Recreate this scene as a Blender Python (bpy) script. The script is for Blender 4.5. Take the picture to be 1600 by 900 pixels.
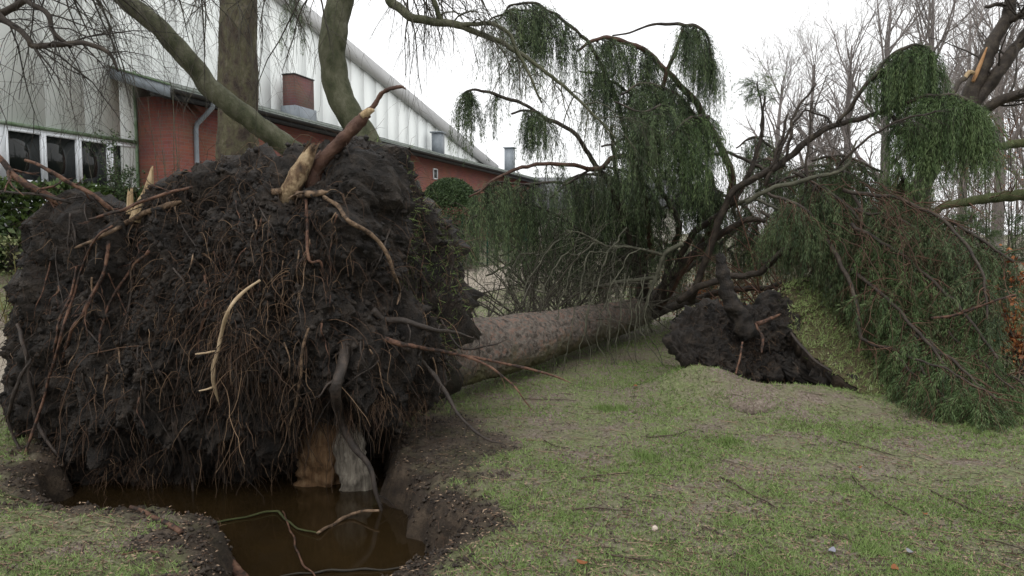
import bpy, math, numpy as np
from mathutils import Matrix, Vector
from mathutils.bvhtree import BVHTree

for o in list(bpy.data.objects): bpy.data.objects.remove(o)
rng = np.random.default_rng(11)
sc = bpy.context.scene
COL = sc.collection

# ------------------------------------------------------------------ camera, sky, sun, exposure
F = 1150.0; EYE = 1.6; PITCH = math.atan(85/1150)
cam = bpy.data.cameras.new('camera'); camo = bpy.data.objects.new('camera', cam); COL.objects.link(camo)
camo.location = (0, 0, EYE); camo.rotation_euler = (math.pi/2 - PITCH, 0, 0)
cam.sensor_width = 36; cam.lens = 36*F/1600; cam.clip_end = 2000; cam.clip_start = .05
sc.camera = camo

world = bpy.data.worlds.new('World'); sc.world = world; world.use_nodes = True
nt = world.node_tree; bg = nt.nodes['Background']
sky = nt.nodes.new('ShaderNodeTexSky'); sky.sky_type = 'NISHITA'; sky.sun_disc = False
SUN_EL, SUN_ROT = math.radians(52), math.radians(200)
sky.sun_elevation = SUN_EL; sky.sun_rotation = SUN_ROT; sky.dust_density = 6; sky.air_density = 1.0
hs = nt.nodes.new('ShaderNodeHueSaturation'); hs.inputs['Saturation'].default_value = .06
mx = nt.nodes.new('ShaderNodeMix'); mx.data_type = 'RGBA'; mx.inputs[0].default_value = .82
mx.inputs[7].default_value = (9.8, 9.9, 10.0, 1)                       # even cloud deck
nt.links.new(sky.outputs[0], hs.inputs['Color']); nt.links.new(hs.outputs[0], mx.inputs[6])
nt.links.new(mx.outputs[2], bg.inputs['Color']); bg.inputs['Strength'].default_value = .105

sun = bpy.data.lights.new('sun', 'SUN'); suno = bpy.data.objects.new('sun', sun); COL.objects.link(suno)
sun.energy = .6; sun.angle = math.radians(40); sun.color = (1, .97, .93)
sd = Vector((math.sin(SUN_ROT)*math.cos(SUN_EL), math.cos(SUN_ROT)*math.cos(SUN_EL), math.sin(SUN_EL)))
suno.rotation_euler = (-sd).to_track_quat('-Z', 'Y').to_euler()
sc.view_settings.view_transform = 'Standard'; sc.view_settings.look = 'None'
sc.view_settings.exposure = 0.62; sc.view_settings.gamma = 1
sc.cycles.max_bounces = 5; sc.cycles.diffuse_bounces = 3; sc.cycles.glossy_bounces = 2; sc.cycles.transmission_bounces = 2

# ------------------------------------------------------------------ helpers
cp, sp = math.cos(PITCH), math.sin(PITCH)
def W(px, py, Y):
    """point seen at photo pixel (px,py) standing Y metres out"""
    px = np.asarray(px, float); py = np.asarray(py, float); Y = np.asarray(Y, float)
    a = (px-800)/F; b = -(py-450)/F
    dy = cp + b*sp; dz = -sp + b*cp
    s = Y/dy
    return np.stack([a*s, s*dy, EYE + dz*s], -1)
def PXM(Y): return Y/F          # metres in one photo pixel at distance Y

def nrm(v): return v/np.maximum(np.linalg.norm(v, axis=-1, keepdims=True), 1e-9)

def _hash(ix, iy, iz, seed):
    h = (ix*374761393 + iy*668265263 + iz*2147483647 + seed*974634777) & 0xFFFFFFFF
    h = ((h ^ (h >> 13))*1274126177) & 0xFFFFFFFF
    return (h ^ (h >> 16)) & 0xFFFF
def noise3(p, seed=0):
    p = np.asarray(p, float); i = np.floor(p).astype(np.int64); f = p-i
    u = f*f*f*(f*(f*6-15)+10); r = 0
    for dx in (0, 1):
        for dy in (0, 1):
            for dz in (0, 1):
                h = _hash(i[..., 0]+dx, i[..., 1]+dy, i[..., 2]+dz, seed)
                th = h*(2*math.pi/65536); z = ((h*7919) & 0xFFFF)/32768.-1
                q = np.sqrt(np.maximum(0, 1-z*z))
                g = q*np.cos(th)*(f[..., 0]-dx) + q*np.sin(th)*(f[..., 1]-dy) + z*(f[..., 2]-dz)
                w = (u[..., 0] if dx else 1-u[..., 0])*(u[..., 1] if dy else 1-u[..., 1])*(u[..., 2] if dz else 1-u[..., 2])
                r = r + w*g
    return r*1.4
def fbm(p, oct=4, seed=0):
    r = 0; a = 1
    for k in range(oct):
        r = r + a*noise3(p*2**k, seed+k); a *= .5
    return r
def sstep(a, b, x):
    t = np.clip((x-a)/(b-a), 0, 1); return t*t*(3-2*t)

def mk(name, V, Fs, mat, parent=None, smooth=True, attrs=None, **props):
    V = np.asarray(V, np.float32).reshape(-1, 3)
    if isinstance(Fs, np.ndarray): Fs = [Fs]
    Fs = [np.asarray(f, np.int32) for f in Fs if len(f)]
    me = bpy.data.meshes.new(name)
    nl = sum(f.size for f in Fs); npoly = sum(len(f) for f in Fs)
    me.vertices.add(len(V)); me.vertices.foreach_set('co', V.ravel())
    me.loops.add(nl); me.loops.foreach_set('vertex_index', np.concatenate([f.ravel() for f in Fs]))
    me.polygons.add(npoly)
    tot = np.concatenate([np.full(len(f), f.shape[1], np.int32) for f in Fs])
    st = np.concatenate([[0], np.cumsum(tot)[:-1]]).astype(np.int32)
    me.polygons.foreach_set('loop_start', st); me.polygons.foreach_set('loop_total', tot)
    if smooth: me.polygons.foreach_set('use_smooth', np.ones(npoly, bool))
    me.update(calc_edges=True)
    for k, a in (attrs or {}).items():
        at = me.attributes.new(k, 'FLOAT', 'POINT'); at.data.foreach_set('value', np.asarray(a, np.float32))
    me.materials.append(mat)
    o = bpy.data.objects.new(name, me); COL.objects.link(o)
    if parent is not None: attach(o, parent)
    for k, v in props.items(): o[k] = v
    return o
def attach(o, parent):
    o.parent = parent
    q = parent; m = Matrix.Identity(4)
    while q is not None:
        m = Matrix.LocRotScale(q.location, q.rotation_euler, None) @ m if q.type == 'EMPTY' else m
        q = q.parent
    if not parent.get('local_frame'):
        o.matrix_parent_inverse = m.inverted() if parent.type == 'EMPTY' else Matrix.Identity(4)
def thing(name, label, cat, loc=(0, 0, 0), rotz=0, group=None, local=False):
    e = bpy.data.objects.new(name, None); COL.objects.link(e)
    e.location = [float(c) for c in loc]; e.rotation_euler = (0, 0, rotz); e.empty_display_size = .1
    e['label'] = label; e['category'] = cat
    if group: e['group'] = group
    if local: e['local_frame'] = True
    return e
def tag(o, label, cat, group=None):
    o['label'] = label; o['category'] = cat
    if group: o['group'] = group
    return o

class Geo:
    def __init__(s): s.V = []; s.F = {3: [], 4: []}; s.n = 0; s.A = []
    def add(s, V, Fq, att=None):
        V = np.asarray(V).reshape(-1, 3); s.V.append(V)
        if not isinstance(Fq, list): Fq = [Fq]
        for f in Fq:
            if len(f): s.F[f.shape[1]].append(f+s.n)
        s.A.append(np.full(len(V), .5) if att is None else np.broadcast_to(att, (len(V),)))
        s.n += len(V); return s
    def build(s, name, mat, parent=None, smooth=True, **props):
        Fs = [np.concatenate(f) for f in s.F.values() if f]
        return mk(name, np.concatenate(s.V), Fs, mat, parent, smooth, {'tint': np.concatenate(s.A)}, **props)

def tubes(P, R, sides=5, cap=False):
    """P (N,K,3), R (N,K) -> verts, quads"""
    P = np.asarray(P, float); R = np.asarray(R, float)
    if P.ndim == 2: P = P[None]; R = R[None]
    T = nrm(np.gradient(P, axis=1))
    m = nrm(T.mean(1)); ref = np.where(np.abs(m[:, 2:3]) > .85, [[1., 0, 0]], [[0, 0, 1.]])
    U = nrm(np.cross(T, ref[:, None, :])); Vv = np.cross(T, U)
    if cap:
        P = np.concatenate([P[:, :1], P, P[:, -1:]], 1); R = np.concatenate([R[:, :1]*.02, R, R[:, -1:]*.02], 1)
        U = np.concatenate([U[:, :1], U, U[:, -1:]], 1); Vv = np.concatenate([Vv[:, :1], Vv, Vv[:, -1:]], 1)
    N, K = R.shape
    a = np.arange(sides)*2*math.pi/sides
    V = P[:, :, None] + R[:, :, None, None]*(np.cos(a)[:, None]*U[:, :, None] + np.sin(a)[:, None]*Vv[:, :, None])
    idx = np.arange(N*K*sides).reshape(N, K, sides)
    q = np.stack([idx[:, :-1], np.roll(idx[:, :-1], -1, 2), np.roll(idx[:, 1:], -1, 2), idx[:, 1:]], -1).reshape(-1, 4)
    return V.reshape(-1, 3), q
def spline(C, n):
    C = np.asarray(C, float)
    if len(C) == 2: 
        t = np.linspace(0, 1, n)[:, None]; return C[0]*(1-t)+C[1]*t
    Q = np.vstack([2*C[0]-C[1], C, 2*C[-1]-C[-2]])
    t = np.linspace(0, len(C)-1, n); i = np.minimum(t.astype(int), len(C)-2); f = (t-i)[:, None]
    p0, p1, p2, p3 = Q[i], Q[i+1], Q[i+2], Q[i+3]
    return .5*(2*p1 + (p2-p0)*f + (2*p0-5*p1+4*p2-p3)*f**2 + (3*p1-p0-3*p2+p3)*f**3)
def path(pts, n=24, wob=0.):
    """pts: (px,py,Y,radius_px) -> world points and radii"""
    pts = np.array(pts, float)
    p = W(pts[:, 0], pts[:, 1], pts[:, 2]); r = pts[:, 3]*pts[:, 2]/F
    s = spline(np.column_stack([p, r]), n)
    P = s[:, :3]; R = np.maximum(s[:, 3], .0012)
    if wob: 
        k = rng.uniform(0, 50); P = P + wob*np.stack([noise3(P*6+k), noise3(P*6+k+9), noise3(P*6+k+21)], -1)
    return P, R
def knobby(P, R, sides=10, amt=.12, freq=9., seed=3, cap=True):
    V, q = tubes(P, R, sides, cap)
    K = len(R)+(2 if cap else 0)
    RR = np.repeat(np.concatenate([R[:1], R, R[-1:]]) if cap else R, sides)
    C = np.repeat(np.concatenate([P[:1], P, P[-1:]]) if cap else P, sides, axis=0)
    d = nrm(V-C+1e-9)
    V = V + d*(RR*amt*fbm(V*freq, 3, seed))[:, None]
    return V, q
def grow(P, R, n, t0, t1, ang, L, rr=.5, K=5, wander=.15, up=0., taper=.25, rmin=.0012, tfall=0., rmax=1., down=False):
    P = np.asarray(P, float); R = np.asarray(R, float)
    if P.ndim == 2: P = P[None]; R = R[None]
    N, Kp = R.shape; ii = np.repeat(np.arange(N), n); M = N*n
    t = rng.uniform(t0, t1, M); f = t*(Kp-1); i = np.minimum(f.astype(int), Kp-2); w = (f-i)
    b = P[ii, i]*(1-w)[:, None] + P[ii, i+1]*w[:, None]; tg = nrm(P[ii, i+1]-P[ii, i])
    rad = np.clip((R[ii, i]*(1-w)+R[ii, i+1]*w)*rr, rmin, rmax)
    q = rng.normal(size=(M, 3)); q = nrm(q-(q*tg).sum(1, keepdims=True)*tg)
    if down: q = np.where(q[:, 2:] > 0, -q, q)
    a = rng.uniform(ang[0], ang[1], M)[:, None]; d = tg*np.cos(a)+q*np.sin(a)
    l = (L[0]+(L[1]-L[0])*rng.uniform(0, 1, M)**1.4)*(1-tfall*t); st = (l/(K-1))[:, None]
    out = [b]; c = b
    for k in range(K-1):
        c = c+d*st; out.append(c)
        d = d+rng.normal(size=(M, 3))*wander; d[:, 2] += up/(K-1)*2; d = nrm(d)
    return np.stack(out, 1), rad[:, None]*np.linspace(1, taper, K)[None]
def needles(P, m, rad=.045, nl=(.02, .04), nw=.006, tint=None, fwd=.9):
    N, K = P.shape[:2]; ii = np.repeat(np.arange(N), m); M = N*m
    t = rng.uniform(0, 1, M); f = t*(K-1); i = np.minimum(f.astype(int), K-2); w = (f-i)[:, None]
    c = P[ii, i]*(1-w)+P[ii, i+1]*w; tg = nrm(P[ii, i+1]-P[ii, i])
    q = rng.normal(size=(M, 3)); q = nrm(q-(q*tg).sum(1, keepdims=True)*tg)
    prof = np.minimum(1, 5*t+.25)*(1-.55*t)
    srad = (rad*rng.uniform(.6, 1.4, N))[ii]
    c = c + q*(srad*prof*rng.uniform(0, 1, M))[:, None]
    d = nrm(tg*fwd + q*.7 + rng.normal(size=(M, 3))*.2)
    s = nrm(np.cross(d, rng.normal(size=(M, 3))))*nw*.5
    l = rng.uniform(nl[0], nl[1], M)[:, None]
    V = np.stack([c-s, c+s, c+d*l], 1).reshape(-1, 3)
    ti = rng.uniform(0, 1, N) if tint is None else tint
    at = np.repeat(np.clip(ti[ii]*.9+.2*t*rng.uniform(0, 1, M), 0, 1), 3)
    return V, np.arange(M*3).reshape(-1, 3), at
def leaves(C, size, flat=0., asp=.6, droop=0.):
    """small pointed leaves (2 triangles, folded) at centres C"""
    M = len(C); d = rng.normal(size=(M, 3)); d[:, 2] = d[:, 2]*(1-flat)-droop; d = nrm(d)
    u = rng.normal(size=(M, 3)); u[:, 2] += flat*6; s = nrm(np.cross(d, u)); n = np.cross(s, d)
    l = (size*rng.uniform(.6, 1.3, M))[:, None]; w = l*asp*.5
    V = np.stack([C, C+d*l*.5+s*w+n*w*.35, C+d*l, C+d*l*.5-s*w+n*w*.35], 1).reshape(-1, 3)
    i = np.arange(M)[:, None]*4
    return V, np.concatenate([i+[[0, 1, 2]], i+[[0, 2, 3]]]), np.repeat(rng.uniform(0, 1, M), 4)
def box(x0, x1, y0, y1, z0, z1):
    V = np.array([[x, y, z] for z in (z0, z1) for y in (y0, y1) for x in (x0, x1)], float)
    return V, np.array([[0, 2, 3, 1], [4, 5, 7, 6], [0, 1, 5, 4], [2, 6, 7, 3], [0, 4, 6, 2], [1, 3, 7, 5]])
def prism(poly, axis_vec):
    """extrude a planar polygon (list of 3d pts) by axis_vec; returns verts and quads/tris fan"""
    p = np.array(poly, float); n = len(p); V = np.vstack([p, p+np.array(axis_vec)])
    i = np.arange(n); q = np.stack([i, (i+1) % n, (i+1) % n+n, i+n], -1)
    t = np.array([[0, k, k+1] for k in range(1, n-1)]); return V, [q, t[:, ::-1], t+n]
def cat_attr(*parts):
    g = Geo()
    for p in parts: g.add(*p)
    return g

# ------------------------------------------------------------------ materials
def M(name, cols, scale=6, rough=.85, bump=0., bscale=30, stretch=(1, 1, 1), attr=None, island=0., spec=.3, detail=6, pos=None, dist=.02, trans=0.):
    m = bpy.data.materials.new(name); m.use_nodes = True; t = m.node_tree; b = t.nodes['Principled BSDF']
    tc = t.nodes.new('ShaderNodeTexCoord'); mp = t.nodes.new('ShaderNodeMapping'); mp.inputs['Scale'].default_value = stretch
    t.links.new(tc.outputs['Object'], mp.inputs['Vector'])
    n = t.nodes.new('ShaderNodeTexNoise'); n.inputs['Scale'].default_value = scale; n.inputs['Detail'].default_value = detail; n.inputs['Roughness'].default_value = .62
    t.links.new(mp.outputs[0], n.inputs['Vector'])
    fac = n.outputs['Fac']
    def mix(a, bb, f):
        x = t.nodes.new('ShaderNodeMix'); x.inputs[0].default_value = f
        t.links.new(a, x.inputs[2]); t.links.new(bb, x.inputs[3]); return x.outputs[0]
    if attr:
        at = t.nodes.new('ShaderNodeAttribute'); at.attribute_name = 'tint'; fac = mix(fac, at.outputs['Fac'], attr)
    if island:
        ge = t.nodes.new('ShaderNodeNewGeometry'); fac = mix(fac, ge.outputs['Random Per Island'], island)
    r = t.nodes.new('ShaderNodeValToRGB'); e = r.color_ramp.elements
    ps = pos or list(np.linspace(.28, .74, len(cols)))
    while len(e) < len(cols): e.new(.5)
    for k, c in enumerate(cols): e[k].position = ps[k]; e[k].color = (*c, 1)
    t.links.new(fac, r.inputs[0]); t.links.new(r.outputs[0], b.inputs['Base Color'])
    b.inputs['Roughness'].default_value = rough; b.inputs['Specular IOR Level'].default_value = spec
    if trans:
        tr = t.nodes.new('ShaderNodeBsdfTranslucent'); ms = t.nodes.new('ShaderNodeMixShader'); ms.inputs[0].default_value = trans
        t.links.new(r.outputs[0], tr.inputs['Color']); t.links.new(b.outputs[0], ms.inputs[1]); t.links.new(tr.outputs[0], ms.inputs[2])
        t.links.new(ms.outputs[0], t.nodes['Material Output'].inputs['Surface'])
    if bump:
        n2 = t.nodes.new('ShaderNodeTexNoise'); n2.inputs['Scale'].default_value = bscale; n2.inputs['Detail'].default_value = 8; n2.inputs['Roughness'].default_value = .65
        t.links.new(mp.outputs[0], n2.inputs['Vector'])
        bu = t.nodes.new('ShaderNodeBump'); bu.inputs['Strength'].default_value = bump; bu.inputs['Distance'].default_value = dist
        t.links.new(n2.outputs['Fac'], bu.inputs['Height']); t.links.new(bu.outputs[0], b.inputs['Normal'])
    return m
SOIL = M('wet_soil', [(.003, .0022, .0017), (.010, .0072, .0052), (.026, .019, .0135), (.058, .043, .031)], 9, .62, 1., 60, spec=.4, dist=.03)
WOOD_TORN = M('torn_wood_brown', [(.03, .02, .013), (.12, .075, .042), (.30, .22, .13), (.4, .31, .2)], 7, .8, 1., 30, stretch=(1.5, 1.5, 1), pos=[.3, .45, .55, .75])
SOIL2 = M('pit_soil', [(.012, .008, .006), (.032, .022, .014), (.065, .046, .03)], 6, .6, .9, 40, spec=.4)
ROOT_RED = M('root_red', [(.012, .009, .007), (.03, .019, .014), (.10, .05, .032), (.19, .11, .07)], 16, .65, .8, 60, spec=.3, pos=[.3, .43, .52, .72])
ROOT_DARK = M('root_dark', [(.012, .009, .007), (.03, .022, .017), (.07, .05, .038)], 14, .6, .6, 60, spec=.4)
ROOT_TAN = M('root_tan', [(.018, .012, .009), (.06, .04, .026), (.16, .105, .065), (.27, .19, .125)], 16, .75, .8, 60, pos=[.3, .42, .52, .72])
ROOT_PALE = M('root_pale', [(.28, .2, .12), (.45, .35, .23)], 14, .7, .4, 60)
FIBRE = M('root_fibre', [(.012, .009, .007), (.035, .024, .017), (.10, .058, .036), (.24, .165, .10)], 4, .75, attr=.85, spec=.25, pos=[.1, .45, .75, .98])
WOOD_PALE = M('torn_wood_pale', [(.22, .14, .07), (.42, .31, .18), (.52, .42, .28)], 7, .75, .8, 26, stretch=(6, 6, .7))
WOOD_ORANGE = M('torn_wood_orange', [(.045, .024, .012), (.15, .085, .04), (.27, .185, .105)], 5, .7, .8, 24, stretch=(5, 5, .8))
WOOD_GREY = M('rotten_wood_grey', [(.06, .05, .04), (.2, .175, .14), (.34, .31, .25)], 5, .8, .9, 22, stretch=(6, 6, .8))
BARK_STAND = M('bark_mossy_brown', [(.02, .015, .012), (.06, .046, .034), (.085, .08, .045), (.14, .115, .088)], 9, .9, 1., 30, stretch=(1, 1, .6), dist=.03)
BARK_SMOOTH = M('bark_algae_smooth', [(.022, .026, .012), (.055, .06, .03), (.10, .10, .062), (.16, .155, .11)], 7, .75, .9, 40, stretch=(1, 1, .6))
BARK_LIMB = M('bark_limb_dark', [(.014, .011, .009), (.04, .031, .024), (.085, .07, .05)], 9, .7, .6, 50)
BARK_RED = M('bark_limb_red', [(.03, .015, .011), (.075, .038, .026), (.13, .075, .052)], 9, .65, .6, 50)
BARK_GREYG = M('bark_grey_green', [(.028, .028, .018), (.068, .067, .045), (.125, .12, .085)], 9, .75, .5, 50)
TWIG = M('twig_grey', [(.03, .026, .02), (.075, .068, .052), (.13, .12, .09)], 5, .8, attr=.6)
TWIG_DARK = M('twig_dark', [(.02, .016, .013), (.04, .034, .028), (.07, .06, .05)], 5, .8, attr=.5)
TWIG_RED = M('twig_redbrown', [(.05, .027, .017), (.11, .06, .04), (.17, .11, .07)], 5, .75, attr=.7)
TWIG_HAZED = M('twig_far_hazed', [(.17, .15, .145), (.24, .215, .205), (.31, .29, .275)], 3, .9, attr=.5)  # bark lightened to imitate haze over the distant trees; no mist volume
SPRUCE = M('spruce_needles', [(.02, .036, .016), (.05, .078, .034), (.09, .13, .056), (.15, .195, .085)], 2.2, .6, attr=.72, island=.12, spec=.3, pos=[.2, .42, .62, .85], trans=.12)
SPRUCE_G = M('spruce_needles_green', [(.022, .042, .015), (.053, .09, .031), (.094, .145, .052), (.15, .2, .082)], 2.2, .6, attr=.72, island=.12, spec=.3, pos=[.2, .42, .62, .85], trans=.12)
LEAF_HEDGE = M('hedge_leaf', [(.02, .035, .01), (.05, .085, .02), (.085, .13, .03)], 3, .5, island=.6, spec=.4, trans=.15)
LEAF_BUSH = M('bush_leaf', [(.022, .04, .015), (.045, .075, .03), (.07, .11, .04)], 3, .6, island=.6, trans=.1)
LEAF_COPPER = M('copper_leaf', [(.10, .03, .012), (.22, .075, .025), (.34, .14, .05)], 3, .6, island=.7, trans=.2)
GRASS = M('grass_blade', [(.085, .13, .035), (.16, .235, .07), (.25, .325, .12), (.4, .39, .26)], .9, .65, attr=.6, island=.15, spec=.25, pos=[.15, .42, .68, .9], trans=.2)
MOSS = M('moss_bark', [(.02, .024, .01), (.05, .058, .02), (.08, .078, .045)], 8, .95, 1, 40)
TURF = M('turf', [(.05, .035, .022), (.10, .075, .045), (.125, .125, .05), (.2, .165, .10)], 22, .9, 1., 70, dist=.04)
LITTER = M('litter', [(.03, .02, .014), (.075, .043, .027), (.14, .088, .056), (.26, .185, .125)], 3, .75, island=.85, spec=.3)

# ------------------------------------------------------------------ terrain
PIT = np.array([(-.38, 3.75), (-.3, 4.05), (-.48, 4.45), (-.72, 4.9), (-.9, 5.4), (-1.0, 6.2), (-3.3, 6.2), (-3.45, 5.4), (-3.2, 4.75),
                (-2.75, 4.42), (-2.2, 4.3), (-1.8, 4.15), (-1.6, 3.8), (-1.42, 3.4), (-1.3, 3.0), (-.8, 2.9), (-.6, 3.4)])
WATER_Z = -.30
def poly_sd(x, y, poly):
    """signed distance, negative inside"""
    d = np.full(np.shape(x), 1e9); ins = np.zeros(np.shape(x), bool); n = len(poly)
    for k in range(n):
        a = poly[k]; b = poly[(k+1) % n]; e = b-a
        t = np.clip(((x-a[0])*e[0]+(y-a[1])*e[1])/(e@e), 0, 1)
        d = np.minimum(d, np.hypot(x-a[0]-t*e[0], y-a[1]-t*e[1]))
        c = ((a[1] > y) != (b[1] > y)) & (x < (b[0]-a[0])*(y-a[1])/(b[1]-a[1]+1e-12)+a[0]); ins ^= c
    return np.where(ins, -d, d)
def H(x, y, full=False):
    x = np.asarray(x, float); y = np.asarray(y, float)
    P3 = np.stack([x, y, x*0], -1)
    u = -.952*x + .306*y
    z = 1.45*sstep(6, 15, u)
    z = z + .05*noise3(P3*.5, 5) + .025*noise3(P3*1.7, 6)
    near = sstep(16, 9, y)
    z = z + near*(.012*noise3(P3*6, 7)+.006*noise3(P3*15, 8))
    # second root crater: swollen turf with a torn hollow
    gx, gy = x-2.55, y-7.05
    z = z + .20*np.exp(-((gx*.75)**2+(gy*1.2)**2)/.42) + .22*np.exp(-((x-1.8)**2/.2+(y-7.25)**2/.09))
    hol = np.exp(-(((x-2.85)*.8+(y-7.5)*.45)**2/.16 + (-(x-2.85)*.45+(y-7.5)*.8)**2/.05))
    z = z - .42*hol
    crack = np.exp(-(((x-2.15))**2/.05 + (y-6.75-.25*np.sin(5*x))**2/.006)); z = z - .16*crack
    # near-left bank and the crater under the big root plate
    z = z + .03*np.exp(-((x+2.5)**2/.9+(y-3.9)**2/.12))
    sdist = poly_sd(x, y, PIT) + .13*noise3(P3*2.6, 9)+.08*noise3(P3*7, 10)+.03*noise3(P3*17, 11)
    wall = sstep(.03, -.2, sdist)
    z = z - .62*wall - .05*sstep(.5, 0, sdist)
    rough = sstep(.55, 0, sdist)
    z = z + rough*(.07*np.abs(noise3(P3*7, 12))+.04*noise3(P3*16, 13)+.02*noise3(P3*34, 16))
    # soil mask
    s = np.maximum(sstep(.42, .05, sdist+.25*noise3(P3*4, 14)), 0)
    s = np.maximum(s, sstep(.25, .6, hol+.1*noise3(P3*8, 15))); s = np.maximum(s, sstep(.3, .6, crack))
    s = np.maximum(s, sstep(.35, .75, np.exp(-((x-2.3)**2/.75+(y-7.5)**2/.12))+.45*noise3(P3*3.5, 17)+.25*noise3(P3*9, 18)))
    s = np.maximum(s, .8*sstep(.25, .8, np.exp(-((x+.55)**2/.45+(y-5.5)**2/1.2))+.4*noise3(P3*3, 19)+.2*noise3(P3*9, 20)))
    return (z, s) if full else z
def axis(segs):
    out = [segs[0][0]]
    for a, b, n in segs: out += list(np.linspace(a, b, n+1)[1:])
    return np.array(out)
def geo(a, b, n): return list(a*(b/a)**(np.arange(1, n+1)/n))
gx = np.array(sorted([-v for v in geo(4.5, 500, 40)] + list(np.linspace(-4.5, 6, 260)) + geo(6, 500, 40)))
gy = np.array(sorted(list(np.linspace(-40, 2.2, 20)) + list(np.linspace(2.25, 9.5, 215)) + geo(9.5, 900, 90)))
GX, GY = np.meshgrid(gx, gy); GZ, GS = H(GX, GY, True)
idx = np.arange(GX.size).reshape(GX.shape)
gq = np.stack([idx[:-1, :-1], idx[:-1, 1:], idx[1:, 1:], idx[1:, :-1]], -1).reshape(-1, 4)

def ground_mat():
    m = bpy.data.materials.new('lawn_and_soil'); m.use_nodes = True; t = m.node_tree; b = t.nodes['Principled BSDF']; L = t.links.new
    tc = t.nodes.new('ShaderNodeTexCoord')
    def nz(s, d=6, r=.6):
        n = t.nodes.new('ShaderNodeTexNoise'); n.inputs['Scale'].default_value = s; n.inputs['Detail'].default_value = d; n.inputs['Roughness'].default_value = r
        L(tc.outputs['Object'], n.inputs['Vector']); return n.outputs['Fac']
    def ramp(f, cols, ps):
        r = t.nodes.new('ShaderNodeValToRGB'); e = r.color_ramp.elements
        while len(e) < len(cols): e.new(.5)
        for k, c in enumerate(cols): e[k].position = ps[k]; e[k].color = (*c, 1)
        L(f, r.inputs[0]); return r.outputs[0]
    def mixc(f, a, c):
        x = t.nodes.new('ShaderNodeMix'); x.data_type = 'RGBA'; L(f, x.inputs[0]); L(a, x.inputs[6]); L(c, x.inputs[7]); return x.outputs[2]
    green = ramp(nz(30), [(.075, .082, .038), (.14, .155, .07), (.22, .23, .12)], [.3, .5, .72])
    brown = ramp(nz(38, 8, .7), [(.05, .037, .03), (.13, .1, .078), (.225, .185, .15), (.33, .285, .235)], [.25, .45, .6, .8])
    lawn = mixc(ramp(nz(2.2, 8, .68), [(0, 0, 0), (1, 1, 1)], [.40, .58]), green, brown)
    soil = ramp(nz(9, 8, .7), [(.012, .008, .006), (.034, .024, .016), (.075, .054, .036), (.12, .09, .062)], [.3, .48, .64, .8])
    at = t.nodes.new('ShaderNodeAttribute'); at.attribute_name = 'soil'
    col = mixc(at.outputs['Fac'], lawn, soil)
    L(col, b.inputs['Base Color']); b.inputs['Roughness'].default_value = .8; b.inputs['Specular IOR Level'].default_value = .3
    bu = t.nodes.new('ShaderNodeBump'); bu.inputs['Strength'].default_value = .9; bu.inputs['Distance'].default_value = .02
    L(nz(55, 8, .7), bu.inputs['Height']); L(bu.outputs[0], b.inputs['Normal'])
    return m
ground = mk('ground', np.stack([GX, GY, GZ], -1), gq, ground_mat(), None, True, {'soil': GS.ravel()}, kind='structure')

# muddy water standing in the crater
wx = np.linspace(-3.7, 0, 40); wy = np.linspace(2.9, 6.3, 40); WX, WY = np.meshgrid(wx, wy)
wi = np.arange(WX.size).reshape(WX.shape); wq = np.stack([wi[:-1, :-1], wi[:-1, 1:], wi[1:, 1:], wi[1:, :-1]], -1).reshape(-1, 4)
WATER = M('muddy_water', [(.014, .009, .004), (.024, .015, .006)], 2, .03, .04, 8, spec=.5, dist=.01)
mk('water', np.stack([WX, WY, np.full(WX.shape, WATER_Z)], -1), wq, WATER, None, True, None, kind='structure')

# paved path on the left, lying on the rising ground
Dv = np.array([.306, .952]); Nv = np.array([.952, -.306])
ps = np.linspace(-12, 26, 60); pw = np.linspace(0, 2.3, 6); PS, PW = np.meshgrid(ps, pw)
pc = np.array([-7.35, 16.]) + 2.9*Nv
PXx = pc[0]+Dv[0]*PS+Nv[0]*PW; PYy = pc[1]+Dv[1]*PS+Nv[1]*PW
pi_ = np.arange(PS.size).reshape(PS.shape); pq = np.stack([pi_[:-1, :-1], pi_[:-1, 1:], pi_[1:, 1:], pi_[1:, :-1]], -1).reshape(-1, 4)
mk('path', np.stack([PXx, PYy, H(PXx, PYy)+.03], -1), pq[:, ::-1], M('path_sand_slabs', [(.2, .17, .13), (.29, .25, .2), (.36, .32, .26)], 3, .9, .4, 40), None, True, None, kind='structure')

# ------------------------------------------------------------------ buildings (local frame: x along the facade, y away from us)
ROTB = math.atan2(.952, .306); OB = np.array([-7.35, 16., 0.])
WHITE = M('white_cladding', [(.72, .75, .74), (.77, .80, .785), (.8, .82, .8)], .7, .6, 0, 12, stretch=(1.5, 1, .4), spec=.25)
WHITE_TRIM = M('white_window_frame', [(.66, .69, .72), (.74, .76, .78)], 2, .4)
FASCIA = M('grey_fascia', [(.42, .42, .42), (.5, .5, .5)], 1, .7)
GREENTRIM = M('green_algae_trim', [(.06, .10, .05), (.13, .19, .11), (.25, .29, .24)], 4, .7)
DARK = M('dark_metal', [(.015, .015, .016), (.03, .03, .032)], 4, .5)
ZINC = M('zinc_grey', [(.16, .18, .2), (.25, .28, .31)], 3, .45)
ROOFM = M('roof_sheet_grey', [(.10, .115, .10), (.18, .20, .18), (.25, .27, .25)], 2, .6, .3, 20)
GREENP = M('green_paint', [(.008, .06, .045), (.014, .085, .06)], 3, .5)
GLASS = bpy.data.materials.new('window_glass'); GLASS.use_nodes = True
_b = GLASS.node_tree.nodes['Principled BSDF']; _b.inputs['Base Color'].default_value = (.012, .014, .013, 1); _b.inputs['Roughness'].default_value = .04; _b.inputs['Specular IOR Level'].default_value = .35
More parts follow.
